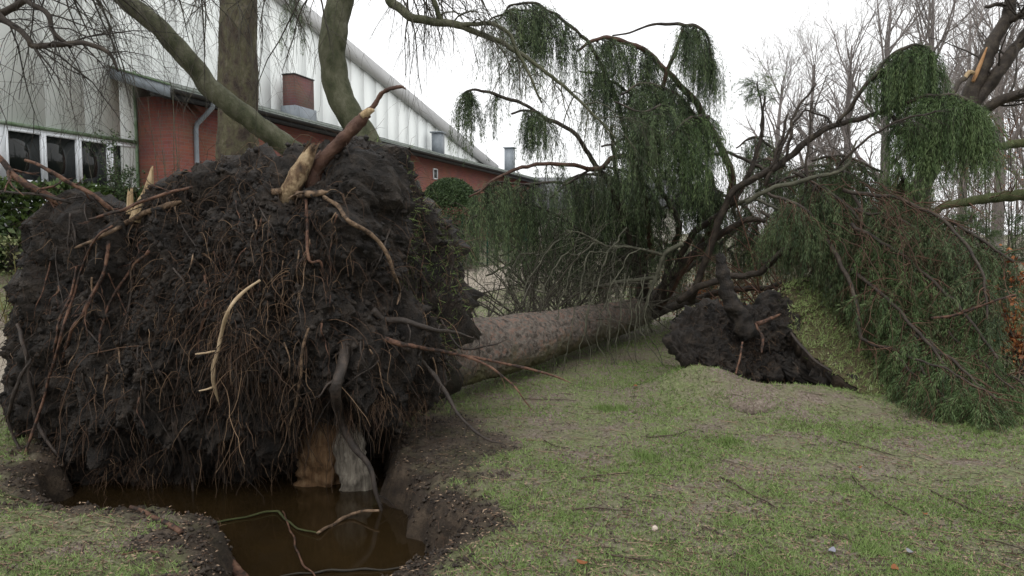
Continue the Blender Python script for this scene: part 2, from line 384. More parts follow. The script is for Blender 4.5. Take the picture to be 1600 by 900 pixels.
def brick_mat(name, c1, c2, mortar):
    m = bpy.data.materials.new(name); m.use_nodes = True; t = m.node_tree; b = t.nodes['Principled BSDF']; L = t.links.new
    tc = t.nodes.new('ShaderNodeTexCoord'); sx = t.nodes.new('ShaderNodeSeparateXYZ'); ad = t.nodes.new('ShaderNodeMath'); cb = t.nodes.new('ShaderNodeCombineXYZ')
    L(tc.outputs['Object'], sx.inputs[0]); L(sx.outputs[0], ad.inputs[0]); L(sx.outputs[1], ad.inputs[1]); L(ad.outputs[0], cb.inputs[0]); L(sx.outputs[2], cb.inputs[1])
    br = t.nodes.new('ShaderNodeTexBrick'); br.inputs['Scale'].default_value = 1; br.inputs['Brick Width'].default_value = .25; br.inputs['Row Height'].default_value = .077
    br.inputs['Mortar Size'].default_value = .007; br.inputs['Color1'].default_value = (*c1, 1); br.inputs['Color2'].default_value = (*c2, 1); br.inputs['Mortar'].default_value = (*mortar, 1)
    L(cb.outputs[0], br.inputs['Vector']); n = t.nodes.new('ShaderNodeTexNoise'); n.inputs['Scale'].default_value = 1.5; n.inputs['Detail'].default_value = 5
    L(tc.outputs['Object'], n.inputs['Vector']); mx = t.nodes.new('ShaderNodeMix'); mx.data_type = 'RGBA'; mx.blend_type = 'MULTIPLY'; mx.inputs[0].default_value = .5
    L(br.outputs[0], mx.inputs[6]); L(n.outputs['Color'], mx.inputs[7]); hs_ = t.nodes.new('ShaderNodeHueSaturation'); hs_.inputs['Value'].default_value = 1.3
    L(mx.outputs[2], hs_.inputs['Color']); L(hs_.outputs[0], b.inputs['Base Color']); b.inputs['Roughness'].default_value = .85
    bu = t.nodes.new('ShaderNodeBump'); bu.inputs['Strength'].default_value = .4; bu.inputs['Distance'].default_value = .01; bu.invert = True
    L(br.outputs['Fac'], bu.inputs['Height']); L(bu.outputs[0], b.inputs['Normal']); return m
BRICK = brick_mat('red_brick', (.22, .07, .047), (.17, .055, .04), (.15, .10, .085))
BRICKD = brick_mat('dark_brick', (.13, .055, .045), (.10, .045, .04), (.10, .08, .075))

PW_ = 1.535
hall = thing('sports_hall', 'large white metal clad hall with a sloping gable and a row of windows', 'building', (OB[0], OB[1], 0), ROTB, local=True)
def vz(s): return EYE + 6.72 - .182*(s-9.33)         # verge height along the gable
def bx(name, mat, parent, *b, **k):
    V, q = box(*b); return mk(name, V, q, mat, parent, False, None, **k)
WT, WB = EYE+1.95, EYE+1.04
# backing wall and individual cladding panels
V, f = prism([(-9, PW_+.06, 1.0), (25.8, PW_+.06, 1.0), (25.8, PW_+.06, vz(25.8)), (-9, PW_+.06, vz(-9))], (0, 9, 0))
mk('wall', V, f, WHITE, hall, False)
s = -9.0
while s < 25.8:
    e = min(s+.92, 25.8); z0 = WT+.17 if e < .7 else 2.0
    V, f = prism([(s+.003, PW_, z0), (e-.003, PW_, z0), (e-.003, PW_, vz(e)-.02), (s+.003, PW_, vz(s)-.02)], (0, .055, 0))
    mk('wall_panel', V, f, WHITE, hall, False); s = e
V, f = prism([(-9, PW_-.14, vz(-9)-.5), (25.95, PW_-.14, vz(25.95)-.5), (25.95, PW_-.14, vz(25.95)+.05), (-9, PW_-.14, vz(-9)+.05)], (0, .136, 0))
mk('fascia', V, f, FASCIA, hall, False)
bx('drip_strip', GREENTRIM, hall, -9, .62, PW_-.05, PW_+.05, WT+.10, WT+.166)
bx('corner_post', GREENTRIM, hall, .60, .676, PW_-.03, PW_+.05, 1.2, 5.3)
bx('parapet_panel', WHITE_TRIM, hall, -9, .60, PW_-.02, PW_+.05, 1.0, WB-.06)
def s_on_P(px):
    k = (px-800)/F; return (8.81 + k*16.47)/(.306-.952*k)
for a, b in ((-70, -12), (21, 72), (80, 126), (134, 174), (183, 220)):
    s0, s1 = s_on_P(a), s_on_P(b)
    w = mk('window', *box(s0, s1, PW_+.03, PW_+.05, WB, WT), GLASS, hall, False)
    for nm, bb in (('frame', (s0-.05, s0, WB-.05, WT+.05)), ('frame', (s1, s1+.05, WB-.05, WT+.05)), ('frame', (s0, s1, WT, WT+.05)), ('sill', (s0, s1, WB-.055, WB))):
        V, q = box(bb[0], bb[1], PW_-.025 if nm == 'frame' else PW_-.06, PW_+.049, bb[2], bb[3]); mk(nm, V, q, WHITE_TRIM, w, False)
prev = None
for a, b in ((-12, 21), (72, 80), (126, 134), (174, 183)):
    s0, s1 = s_on_P(a)+.052, s_on_P(b)-.052
    if s1 > s0: bx('mullion', WHITE_TRIM, hall, s0, s1, PW_-.02, PW_+.05, WB-.05, WT+.05)
bx('lintel', WHITE_TRIM, hall, -9, .60, PW_-.015, PW_+.05, WT+.052, WT+.098)

annex = thing('brick_annex', 'low red brick annex with dark gutter in front of the white hall', 'building', (OB[0], OB[1], 0), ROTB, local=True)
GZ_, RZ_ = EYE+3.06, EYE+3.54
bx('wall', BRICK, annex, .68, 40, .5, PW_-.002, .3, GZ_+.05)
slope = (RZ_-GZ_)/PW_
V, f = prism([(0, -.02, GZ_+.02), (0, PW_-.002, RZ_+.02), (0, PW_-.002, RZ_+.08), (0, -.02, GZ_+.08)], (40, 0, 0)); mk('roof', V, f, ROOFM, annex, False)
for k in range(131):                                   # raised seams of the roof sheet
    x = .1+k*.305
    V, f = prism([(x, -.03, GZ_+.082), (x, PW_-.004, RZ_+.082), (x, PW_-.004, RZ_+.12), (x, -.03, GZ_+.12)], (.05, 0, 0)); mk('roof_seam', V, f, ROOFM, annex, False)
V, f = prism([(-.035, -.06, GZ_-.16), (-.035, PW_-.003, RZ_-.14), (-.035, PW_-.003, RZ_+.09), (-.035, -.06, GZ_+.09)], (.034, 0, 0)); mk('bargeboard', V, f, ZINC, annex, False)
V, f = prism([(-.06, -.07, GZ_+.092), (-.06, PW_-.003, RZ_+.092), (-.06, PW_-.003, RZ_+.13), (-.06, -.07, GZ_+.13)], (.08, 0, 0)); mk('green_capping', V, f, GREENTRIM, annex, False)
bx('soffit', DARK, annex, 0, 40, 0.0, .5, GZ_-.07, GZ_-.03)
a = np.linspace(0, math.pi, 9)
gp = [(0, -.075+.07*math.cos(t), GZ_+.02-.075*math.sin(t)) for t in a]+[(0, -.145+.012, GZ_+.02), ]
ring = np.array([(x_, -.075+.07*math.cos(t), GZ_+.025-.08*math.sin(t)) for x_ in (0, 40) for t in a]); n9 = len(a)
gf = np.array([[k, k+1, k+1+n9, k+n9] for k in range(n9-1)]); mk('gutter', ring, gf, DARK, annex)
bx('fascia_board', DARK, annex, 0, 40, -.003, .02, GZ_-.16, GZ_+.015)
dp = np.array([(1.3, -.07, GZ_-.05), (1.3, -.05, GZ_-.16), (1.3, .15, GZ_-.33), (1.3, .40, GZ_-.52), (1.3, .43, GZ_-.64), (1.3, .43, 2.6), (1.3, .43, 1.1)])
mk('downpipe', *tubes(dp, np.full(len(dp), .055), 12), ZINC, annex)
ch = mk('chimney', *box(5.75, 6.75, .75, 1.15, 4.7, EYE+4.6), BRICKD, annex, False)
V, q = box(5.73, 6.77, .73, 1.17, EYE+4.605, EYE+4.64); mk('capping', V, q, DARK, ch, False)
V, q = box(5.70, 6.80, .70, 1.20, 4.72, EYE+3.72); mk('flashing', V, q, ZINC, ch, False)
for sx_, z0, z1, w_ in ((16.5, 4.8, 5.9, .42), (26.6, 4.8, 6.35, .48)):
    v = mk('roof_vent', *box(sx_, sx_+w_, .8, .8+w_, z0, z1), ZINC, annex, False)
    V, q = box(sx_-.06, sx_+w_+.06, .74, .86+w_, z1+.02, z1+.08); mk('vent_cowl', V, q, ZINC, v, False)
v = mk('small_window', *box(15.0, 15.34, .47, .498, 3.88, 4.22), GLASS, annex, False)
for bb in ((14.95, 15.0, 3.83, 4.27), (15.34, 15.39, 3.83, 4.27), (15.0, 15.34, 4.22, 4.27), (15.0, 15.34, 3.83, 3.88)):
    V, q = box(bb[0], bb[1], .45, .498, bb[2], bb[3]); mk('frame', V, q, WHITE_TRIM, v, False)

# pale house far behind the crown on the right
hz = thing('distant_house', 'pale rendered house glimpsed through the fallen branches beyond the fence', 'building', (4.5, 42, 0), 0, local=True)
bx('wall', M('pale_render', [(.4, .38, .33), (.5, .48, .42)], 1, .8), hz, -6, 5, 0, 6, -.2, 3.0)
V, f = prism([(-6.5, -.5, 3.0), (-6.5, 3, 5.0), (-6.5, 6.5, 3.0)], (12, 0, 0)); mk('roof', V, f, M('slate_roof', [(.1, .1, .11), (.18, .18, .19)], 8, .7), hz, False)
for x in (-4, -1, 2): bx('window', GLASS, hz, x, x+1, -.03, -.002, 1.0, 2.2)

# ------------------------------------------------------------------ green mesh fence
fence = thing('mesh_fence', 'green welded wire mesh fence on posts in front of the brick annex', 'fence', (-5.5, 13, float(H(-5.5, 13))), 0)
fp = [np.array([-5.5, 13.])+Dv*2.5*k for k in range(9)]
for k, p in enumerate(fp):
    z = float(H(*p)); V, q = box(p[0]-.03, p[0]+.03, p[1]-.03, p[1]+.03, z-.1, z+1.85); mk('post', V, q, GREENP, fence, False)
    if k < 8:
        q2 = fp[k+1]; g = Geo(); zz = np.array([z, float(H(*q2))])
        hzs = np.arange(.1, 1.8, .2); hs_ = np.concatenate([hzs-.012, hzs+.012])
        P = np.array([[[p[0], p[1], zz[0]+h], [q2[0], q2[1], zz[1]+h]] for h in hs_]); g.add(*tubes(P, np.full(P.shape[:2], .0035), 4))
        t = np.linspace(.02, .98, 48); b0 = p[None]*(1-t[:, None])+q2[None]*t[:, None]; zb = zz[0]*(1-t)+zz[1]*t
        P = np.stack([np.column_stack([b0, zb+.05]), np.column_stack([b0, zb+1.8])], 1); g.add(*tubes(P, np.full(P.shape[:2], .0022), 3))
        g.build('mesh_panel', GREENP, fence)

# ------------------------------------------------------------------ hedge, clipped bush, shrubs
def blob_leaves(n, c, r, size, shell=.25, box_=False, power=1):
    d = nrm(rng.normal(size=(n, 3)))
    if box_:
        d = rng.uniform(-1, 1, (n, 3)); ax = rng.integers(0, 3, n); d[np.arange(n), ax] = np.sign(d[np.arange(n), ax])*rng.uniform(.75, 1.05, n)
        p = d
    else: p = d*(1-shell*rng.uniform(0, 1, n)**1.0)[:, None]
    p = p*(1+.13*noise3(p*3.1+c[0])[:, None])
    C = np.array(c)+p*np.array(r)
    return leaves(C, size, asp=.55)
def twig_core(name, base, h, n, mat, parent, spread=.6):
    tr = np.array([[0, 0, 0], [0, 0, h*.35], [0.02, 0, h*.6]])+np.array(base); a, ra = grow(tr, np.full(3, .03), n, .1, 1, (.2, 1.), (h*.4, h*.8), .6, wander=.1, up=.2)
    g = Geo(); g.add(*tubes(tr, np.full(3, .03), 6)); g.add(*tubes(a, ra, 4)); return g.build(name, mat, parent)
def hedge_at(px, Y, w, d, h, label, mat, n, size):
    p = W(px, 300, Y); z = float(H(p[0], p[1]))
    t = thing('hedge', label, 'hedge', (p[0], p[1], z))
    V, f, a = blob_leaves(n, (0, 0, 0), (w, d, h*.5), size, box_=True)
    c, s_ = Dv; R2 = np.array([[c, s_, 0], [-s_, c, 0], [0, 0, 1]]); V = V@R2+np.array([p[0], p[1], z+h*.5])
    mk('foliage', V, f, mat, t, False, {'tint': a}); twig_core('stems', (p[0], p[1], z-.05), h*.8, 60, TWIG_DARK, t); return t
hedge_at(40, 13.0, 2.4, .6, 1.35, 'loose green laurel hedge under the white framed windows', LEAF_HEDGE, 20000, .13)
hedge_at(15, 11.9, 3.0, .4, .6, 'low pale green border of ground cover between hedge and path', M('border_leaf', [(.06, .08, .03), (.13, .16, .06), (.2, .2, .1)], 3, .7, island=.6), 7000, .07)
p = W(703, 330, 25.0); zb = float(H(p[0], p[1])); t = thing('clipped_bush', 'round topped clipped evergreen bush beside the brick annex', 'bush', (p[0], p[1], zb))
d = nrm(rng.normal(size=(26000, 3))); d[:, 2] = np.abs(d[:, 2]); C = d*rng.uniform(.86, 1.0, 26000)[:, None]*np.array([.95, .95, .95]); C[:, 2] += np.where(rng.uniform(0, 1, 26000) < .55, 0, 0)
top = EYE+(365-279)/F*25; hh = top-zb
C = np.concatenate([C*1.0+[0, 0, hh-.95], np.column_stack([.95*np.cos(th := rng.uniform(0, 6.28, 16000)), .95*np.sin(th), rng.uniform(.05, hh-.9, 16000)])*np.array([1, 1, 1])])
V, f, a = leaves(C+np.array([p[0], p[1], zb]), .07, asp=.5); mk('foliage', V, f, LEAF_BUSH, t, False, {'tint': a})
twig_core('stems', (p[0], p[1], zb-.05), 1.6, 60, TWIG_DARK, t)
def shrub(px, py_top, Y, w, n, label, mat, leaf=.05, tw=TWIG, nl=0):
    p = W(px, 300, Y); z = float(H(p[0], p[1])); h = float(W(px, py_top, Y)[2])-z
    t = thing('shrub', label, 'shrub', (p[0], p[1], z))
    base = np.column_stack([rng.normal(0, .08, n)+p[0], rng.normal(0, .08, n)+p[1], np.full(n, z-.05)])
    tip = base + np.column_stack([rng.normal(0, w, n), rng.normal(0, w*.6, n), h*rng.uniform(.6, 1.05, n)])
    tt = np.linspace(0, 1, 8)[None, :, None]; P = base[:, None]*(1-tt)+tip[:, None]*tt; P = P+.03*np.stack([noise3(P*3), noise3(P*3+7), 0*P[..., 0]], -1)
    R = np.linspace(.014, .003, 8)[None].repeat(n, 0)
    g = Geo(); g.add(*tubes(P, R, 5)); a, ra = grow(P, R, 9, .25, 1, (.4, 1.), (.15, .5), .5, wander=.12, up=.3); g.add(*tubes(a, ra, 3)); g.build('stems', tw, t)
    if nl:
        ii = rng.integers(0, len(a), nl); C = a[ii, rng.integers(1, 5, nl)]+rng.normal(0, .03, (nl, 3)); V, f, at = leaves(C, leaf); mk('foliage', V, f, mat, t, False, {'tint': at})
    return t
shrub(270, 120, 13.4, .25, 7, 'tall bare green stemmed shrub in front of the brick annex wall', LEAF_BUSH, tw=BARK_GREYG)
shrub(185, 215, 14.3, .3, 14, 'leafy dark shrub growing up before the right hand window', LEAF_BUSH, nl=2600)
shrub(12, 395, 8.6, .25, 9, 'yellowish bare stems beside the path at the left edge', LEAF_BUSH, tw=M('yellow_stem', [(.10, .09, .03), (.2, .18, .07)], 5, .7))

# ------------------------------------------------------------------ the big fallen spruce: trunk, root plate, roots
tb = np.array([-1.25, 5.75, .62])
spruce = thing('fallen_spruce', 'large uprooted spruce lying on the lawn with its raised root plate toward us', 'fallen tree', (-1.3, 5.8, float(H(-1.3, 6.6))))
def star_outline(poly, c, n):
    p = np.array(poly, float)-np.array(c); a = np.arctan2(p[:, 1], p[:, 0]); r = np.hypot(p[:, 0], p[:, 1]); o = np.argsort(a); a = a[o]; r = r[o]
    th = np.linspace(-math.pi, math.pi, n, endpoint=False); rr = np.interp(th, np.concatenate([a-2*math.pi, a, a+2*math.pi]), np.tile(r, 3)); return th, rr
def clod(outline, c, Y0, bulge, thick, n, m, mb, yoff, amps, seed, aniso=.55):
    """a torn mass of earth: outline as seen, real depth behind and in front"""
    th, rr = star_outline(outline, c, n)
    r = np.concatenate([np.linspace(0.004, 1, m)**.9, np.linspace(1, 0.01, mb)[1:]]); front = np.arange(len(r)) < m
    PX = c[0]+np.cos(th)[None]*rr[None]*r[:, None]; PY = c[1]+np.sin(th)[None]*rr[None]*r[:, None]
    Yf = Y0-bulge*(1-r[:, None]**2.6)+yoff(PX, PY)
    P = W(PX, PY, np.where(front[:, None], Yf, Y0+yoff(PX, PY)*np.clip(r[:, None], 0, 1)))
    P[..., 1] += np.where(front[:, None], 0, thick*np.sqrt(np.maximum(0, 1-r[:, None]**2)))
    def norms(P):
        du = np.roll(P, -1, 1)-np.roll(P, 1, 1); dv = np.gradient(P, axis=0); return nrm(np.cross(du, dv))
    Nn = norms(P)
    if (Nn[m//2, :, 1].mean() > 0): Nn = -Nn
    Q = P*np.array([1, 1, aniso]); D = 0
    for fr, am, kind in amps:
        v = noise3(Q*fr, seed); seed += 1
        D = D + am*(1-2.4*np.abs(v) if kind else v)
    P = P + Nn*D[..., None]
    j = .012*np.stack([noise3(P*25, seed), noise3(P*25, seed+1), noise3(P*25, seed+2)], -1); P = P+j
    k = np.arange(P.shape[0]*n).reshape(P.shape[0], n)
    q = np.stack([k[:-1], np.roll(k[:-1], -1, 1), np.roll(k[1:], -1, 1), k[1:]], -1).reshape(-1, 4)
    return P, q, norms(P)*(1 if (norms(P)[m//2, :, 1].mean() < 0) else -1), m
OUT = [(110, 772), (70, 715), (28, 650), (18, 580), (32, 500), (55, 430), (72, 385), (66, 345), (100, 318), (150, 328), (200, 322), (240, 303), (300, 305), (335, 268),
       (400, 256), (450, 262), (500, 240), (560, 232), (635, 238), (655, 280), (690, 325), (715, 375), (733, 430), (738, 480), (722, 540), (700, 585), (660, 600), (615, 625), (590, 632), (562, 640),
       (500, 640), (458, 690), (438, 740), (380, 742), (330, 755), (250, 752), (180, 765)]
NP = 530
def plate_off(PX, PY):
    o = .55*sstep(520, 640, PX+.35*(PY-400))*sstep(560, 380, PY) + .28*sstep(560, 700, PX)
    o = o + .35*sstep(600, 760, PY)*sstep(700, 300, PX) + .25*sstep(180, 20, PX)
    o = o + .30*np.exp(-(((PX-420)/60)**2+((PY-735)/28)**2)) - .12*np.exp(-(((PX-520)/70)**2+((PY-520)/90)**2)) + .3*sstep(300, 235, PY)
    return o
AMPS = [(1.3, .20, 0), (2.5, .13, 1), (5, .085, 1), (11, .05, 1), (23, .032, 1), (48, .018, 0)]
OUT = [(385+(a-385)*.945, 500+(b-500)*(.955 if b > 500 else .93)+(22 if a < 260 and b < 400 else 0)) for a, b in OUT]
PP, PQ, PN, PM = clod(OUT, (385, 500), 5.45, .45, .85, NP, 210, 28, plate_off, AMPS, 31)
plate = mk('root_plate', PP, PQ, SOIL, spruce, True)
bvh = BVHTree.FromPolygons([tuple(v) for v in PP.reshape(-1, 3).tolist()], PQ.tolist())
CAMP = Vector((0, 0, EYE))
def hitY(px, py, bv=None, default=5.2):
    d = Vector(W(px, py, 1.0).tolist())-CAMP; h = (bv or bvh).ray_cast(CAMP, d.normalized()); return h[0].y if h[0] is not None else default
def root(pts, mat, name='root', parent=None, n=30, amt=.34, wob=.014, sides=9, kids=0, kl=(.05, .22), end_pale=False):
    """pts (px,py,r_px,lift): lies `lift` metres in front of the earth it grows from"""
    q = []; last = 5.2
    for px, py, r, lift in pts:
        y = hitY(px, py, default=last); last = y; q.append((px, py, y-lift, r))
    P, R = path(q, n, wob); R = R*.66*np.linspace(1, .8, len(R)); R[-3:] *= [.75, .5, .3]; V, f = knobby(P, R, sides, amt, 14, 5); g = Geo(); g.add(V, f)
    if kids:
        a, ra = grow(P, R, kids, .1, 1, (.4, 1.2), kl, .4, K=6, wander=.22, up=-.5); g.add(*tubes(a, ra, 4))
        b, rb = grow(a, ra, 2, .3, 1, (.3, 1.), (.03, .1), .6, K=4, wander=.25, up=-.4); g.add(*tubes(b, rb, 3))
    return g.build(name, mat, parent or spruce)
L_ = .03
root([(118, 388, 3, .06), (165, 366, 5, .06), (200, 347, 6.5, .05), (240, 327, 7.5, .04), (295, 313, 8, .02)], ROOT_TAN, kids=8)
root([(175, 352, 3, .05), (150, 372, 3, .08), (135, 400, 3, .08), (118, 450, 3.5, .08), (96, 520, 4, .08), (78, 590, 4, .10), (58, 655, 4, .16), (34, 720, 4, .22), (14, 775, 3.5, .30), (0, 828, 3, .35)], ROOT_RED, kids=10)
root([(170, 378, 4, .05), (164, 420, 4, .05), (148, 455, 4.5, .05), (126, 490, 5, .05), (108, 525, 5, .05), (96, 575, 4, .05)], ROOT_RED, kids=8)
root([(232, 392, 4, .05), (208, 418, 4, .05), (182, 452, 4, .05), (160, 500, 3.5, .05), (152, 560, 3, .04)], ROOT_RED, kids=8)
root([(118, 415, 3, .04), (112, 455, 3.5, .05), (92, 500, 4, .05), (84, 560, 3.5, .05)], ROOT_RED, kids=6)
root([(205, 410, 3, .04), (207, 450, 3.5, .04), (196, 500, 3, .04), (185, 540, 2, .04)], ROOT_DARK, kids=6)
root([(425, 299, 7, .02), (455, 301, 9, .06), (485, 303, 9, .08), (512, 299, 7, .10)], ROOT_TAN, kids=3)
root([(505, 308, 5, .05), (528, 322, 5, .07), (543, 345, 5.5, .08), (575, 362, 5.5, .10), (600, 388, 5.5, .12), (614, 425, 5, .12), (625, 455, 4.5, .12), (621, 476, 3.5, .1)], ROOT_TAN, n=40, wob=.006)
pr = root([(406, 438, 3, .24), (378, 458, 4, .26), (357, 485, 4.6, .28), (346, 520, 5, .28), (340, 550, 5.5, .28), (333, 577, 6, .28), (336, 606, 5, .28), (343, 634, 3, .28)], ROOT_PALE, wob=.004, kids=5, kl=(.03, .08))
root([(306, 553, 2, .28), (322, 551, 3, .28), (341, 547, 4, .28)], ROOT_PALE, wob=.003, n=12); root([(311, 611, 2, .28), (324, 608, 3, .28), (336, 604, 4, .28)], ROOT_PALE, wob=.003, n=12)
root([(28, 505, 4, .05), (40, 550, 5, .06), (48, 610, 5, .06), (62, 665, 5, .08), (90, 715, 4, .08), (120, 755, 3, .06)], ROOT_DARK, kids=10)
root([(48, 560, 4, .07), (20, 620, 5, .12), (14, 660, 4, .2), (28, 700, 4, .2), (60, 735, 3, .2)], ROOT_DARK, kids=8)
root([(580, 485, 9, .03), (605, 500, 9, .08), (640, 503, 8, .12), (680, 515, 6, .16), (715, 521, 4, .2), (745, 530, 2.5, .2)], ROOT_DARK, kids=10)
root([(600, 530, 7, .05), (640, 540, 6, .12), (690, 549, 4.5, .2), (740, 558, 4, .3), (800, 571, 4, .4), (850, 582, 3.6, .45), (893, 599, 2.6, .5)], ROOT_RED, wob=.006, n=40)
root([(728, 556, 3.5, .28), (770, 576, 3.2, .35), (805, 606, 2.6, .4), (833, 643, 1.6, .45)], ROOT_RED, wob=.006, kids=4)
root([(630, 540, 7, .06), (665, 570, 6, .12), (692, 605, 5.5, .2), (722, 655, 4.5, .3), (755, 684, 4, .35), (789, 696, 3, .4)], ROOT_DARK, kids=10)
root([(548, 485, 10, -.2), (540, 525, 13, -.04), (536, 560, 14, .06), (526, 610, 13, .12), (532, 655, 12, .14), (552, 695, 10, .18), (578, 728, 8, .22), (590, 775, 6, .25), (600, 832, 3, .28)], ROOT_DARK, n=44, amt=.25, sides=12, kids=12)
root([(482, 512, 3, .05), (472, 560, 3.5, .07), (466, 620, 3.5, .1), (452, 672, 3, .14), (462, 740, 2.5, .2), (468, 790, 1.5, .2)], ROOT_TAN, kids=8)
root([(320, 430, 3, .04), (323, 475, 4, .05), (314, 520, 4, .05), (310, 545, 3, .05)], ROOT_RED, kids=6)
root([(478, 300, 4, .03), (480, 350, 4, .04), (482, 405, 4, .04), (500, 408, 3, .05), (506, 426, 2, .05)], ROOT_RED, kids=6, wob=.005)
root([(690, 500, 3, .1), (715, 540, 3, .15), (735, 545, 3, .2), (765, 540, 2.5, .25), (795, 530, 1.5, .25)], ROOT_DARK, kids=8)
root([(270, 660, 5, .05), (285, 700, 5, .1), (300, 745, 4, .15), (304, 790, 2, .15)], ROOT_DARK, kids=6); root([(345, 700, 8, .05), (352, 745, 7, .12), (358, 770, 4, .14), (364, 800, 2, .14)], ROOT_DARK, kids=8)
for k in range(60):                                     # lesser roots that each read as one strand on the face
    px = rng.uniform(60, 715); py = rng.uniform(300, 640)
    if px > 620 and py > 580: py -= 150
    l = rng.uniform(40, 130); a = rng.normal(.0, .35)
    pts = [(px+math.sin(a)*l*t+rng.normal(0, 3), py+math.cos(a)*l*t, rng.uniform(1.2, 2.4)*(1.15-.6*t), .03+.03*t) for t in np.linspace(0, 1, 5)]
    root(pts, [ROOT_RED, ROOT_DARK, ROOT_TAN, ROOT_DARK][k % 4], n=14, sides=6, kids=3, kl=(.03, .14), wob=.015)
# hair roots hanging everywhere from the torn earth
sel = rng.integers(0, PM*NP, 15000); vp = PP.reshape(-1, 3)[sel]; vn = PN.reshape(-1, 3)[sel]
def hang(p, nv, L, K, r, out=.5, grav=1.1, wander=.22):
    M_ = len(p); d = nrm(nv*out+rng.normal(size=(M_, 3))*.55+[0, 0, -.4]); l = rng.uniform(L[0], L[1], M_)*rng.uniform(.4, 1, M_); st = (l/(K-1))[:, None]; c = p-nv*.01; o_ = [c]
    for k in range(K-1):
        c = c+d*st; o_.append(c); d = d+rng.normal(size=(M_, 3))*wander; d[:, 2] -= grav/(K-1)*2; d = nrm(d)
    return np.stack(o_, 1), (rng.uniform(r[0], r[1], M_)[:, None])*np.linspace(1, .35, K)[None]
g = Geo()
for cnt, L, r, K in ((4500, (.05, .25), (.0011, .0022), 4), (3300, (.15, .5), (.0014, .0034), 6), (500, (.3, .85), (.0022, .0048), 10)):
    k = rng.integers(0, len(sel), cnt); a, ra = hang(vp[k], vn[k], L, K, r, out=.35, grav=1.3 if K > 4 else .8, wander=.24 if K > 4 else .36); V, f = tubes(a, ra, 3)
    g.add(V, f, np.repeat(rng.uniform(0, 1, cnt)**1.15, K*3))
g.build('hair_roots', FIBRE, spruce, kind='stuff')
ed = rng.integers(PM-26, PM+10, 2600)*NP+rng.integers(0, NP, 2600); vp2 = PP.reshape(-1, 3)[ed]; vn2 = PN.reshape(-1, 3)[ed]
a, ra = hang(vp2, vn2, (.06, .4), 5, (.001, .0026), out=.9, grav=.7, wander=.3); V, f = tubes(a, ra, 3)
g = Geo(); g.add(V, f, np.repeat(rng.uniform(0, 1, len(a))**1.3, 15)); g.build('fringe_roots', FIBRE, spruce, kind='stuff')
# bundles of pale rootlets at the foot of the plate
for px, py in ((215, 725), (235, 745), (175, 725), (590, 625), (640, 640), (285, 500), (545, 640)):
    y = hitY(px, py, default=5.3); p0 = W(px, py, y); n_ = 46
    a, ra = hang(np.repeat(p0[None], n_, 0)+rng.normal(0, .04, (n_, 3)), np.repeat([[0, -1., 0]], n_, 0), (.1, .34), 7, (.0012, .0028), out=.6, wander=.3); V, f = tubes(a, ra, 3)
    g = Geo(); g.add(V, f, np.repeat(rng.uniform(.45, 1, n_), 21)); g.build('rootlet_bundle', FIBRE, spruce)
# crumbs of earth sitting on the face
k = rng.integers(0, PM*NP, 9000); C = PP.reshape(-1, 3)[k]+PN.reshape(-1, 3)[k]*.006
ico = nrm(np.array([[0, 0, 1], [.9, 0, .1], [-.3, .85, 0], [-.4, -.8, .1], [.1, .1, -1.]])); icf = np.array([[0, 1, 2], [0, 2, 3], [0, 3, 1], [4, 2, 1], [4, 3, 2], [4, 1, 3]])
sz = .005+.03*rng.uniform(0, 1, len(C))**3; V = (C[:, None]+ico[None]*sz[:, None, None]*rng.uniform(.6, 1.3, (len(C), 5, 1))).reshape(-1, 3)
mk('earth_crumbs', V, (np.arange(len(C))[:, None, None]*5+icf[None]).reshape(-1, 3), SOIL, spruce, False, kind='stuff')

# trunk
tp = [(-1.35, 5.75, .66, .52), (-1.0, 6.35, .56, .46), (-.55, 7.1, .44, .38), (.1, 8.2, .40, .35), (.9, 9.6, .38, .31), (1.75, 11.1, .36, .27), (2.6, 12.6, .42, .22), (3.6, 14.4, .5, .16), (4.8, 16.6, .6, .08)]
S = spline(tp, 360); TP, TR = S[:, :3], S[:, 3]*.82
TP[:, 2] = np.maximum(TP[:, 2], H(TP[:, 0], TP[:, 1])+TR*.86)
V, f = tubes(TP, TR, 96, True); K = len(TR)+2; Cc = np.repeat(np.vstack([TP[:1], TP, TP[-1:]]), 96, 0); Rr = np.repeat(np.concatenate([TR[:1], TR, TR[-1:]]), 96)
d = nrm(V-Cc+1e-9); sc1 = np.abs(noise3(V*np.array([16, 16, 16]), 61)); V = V+d*((.028*(1-2.4*sc1)+.016*noise3(V*38, 62)+.03*noise3(V*2.5, 63))*np.clip(Rr/.35, .3, 1))[:, None]
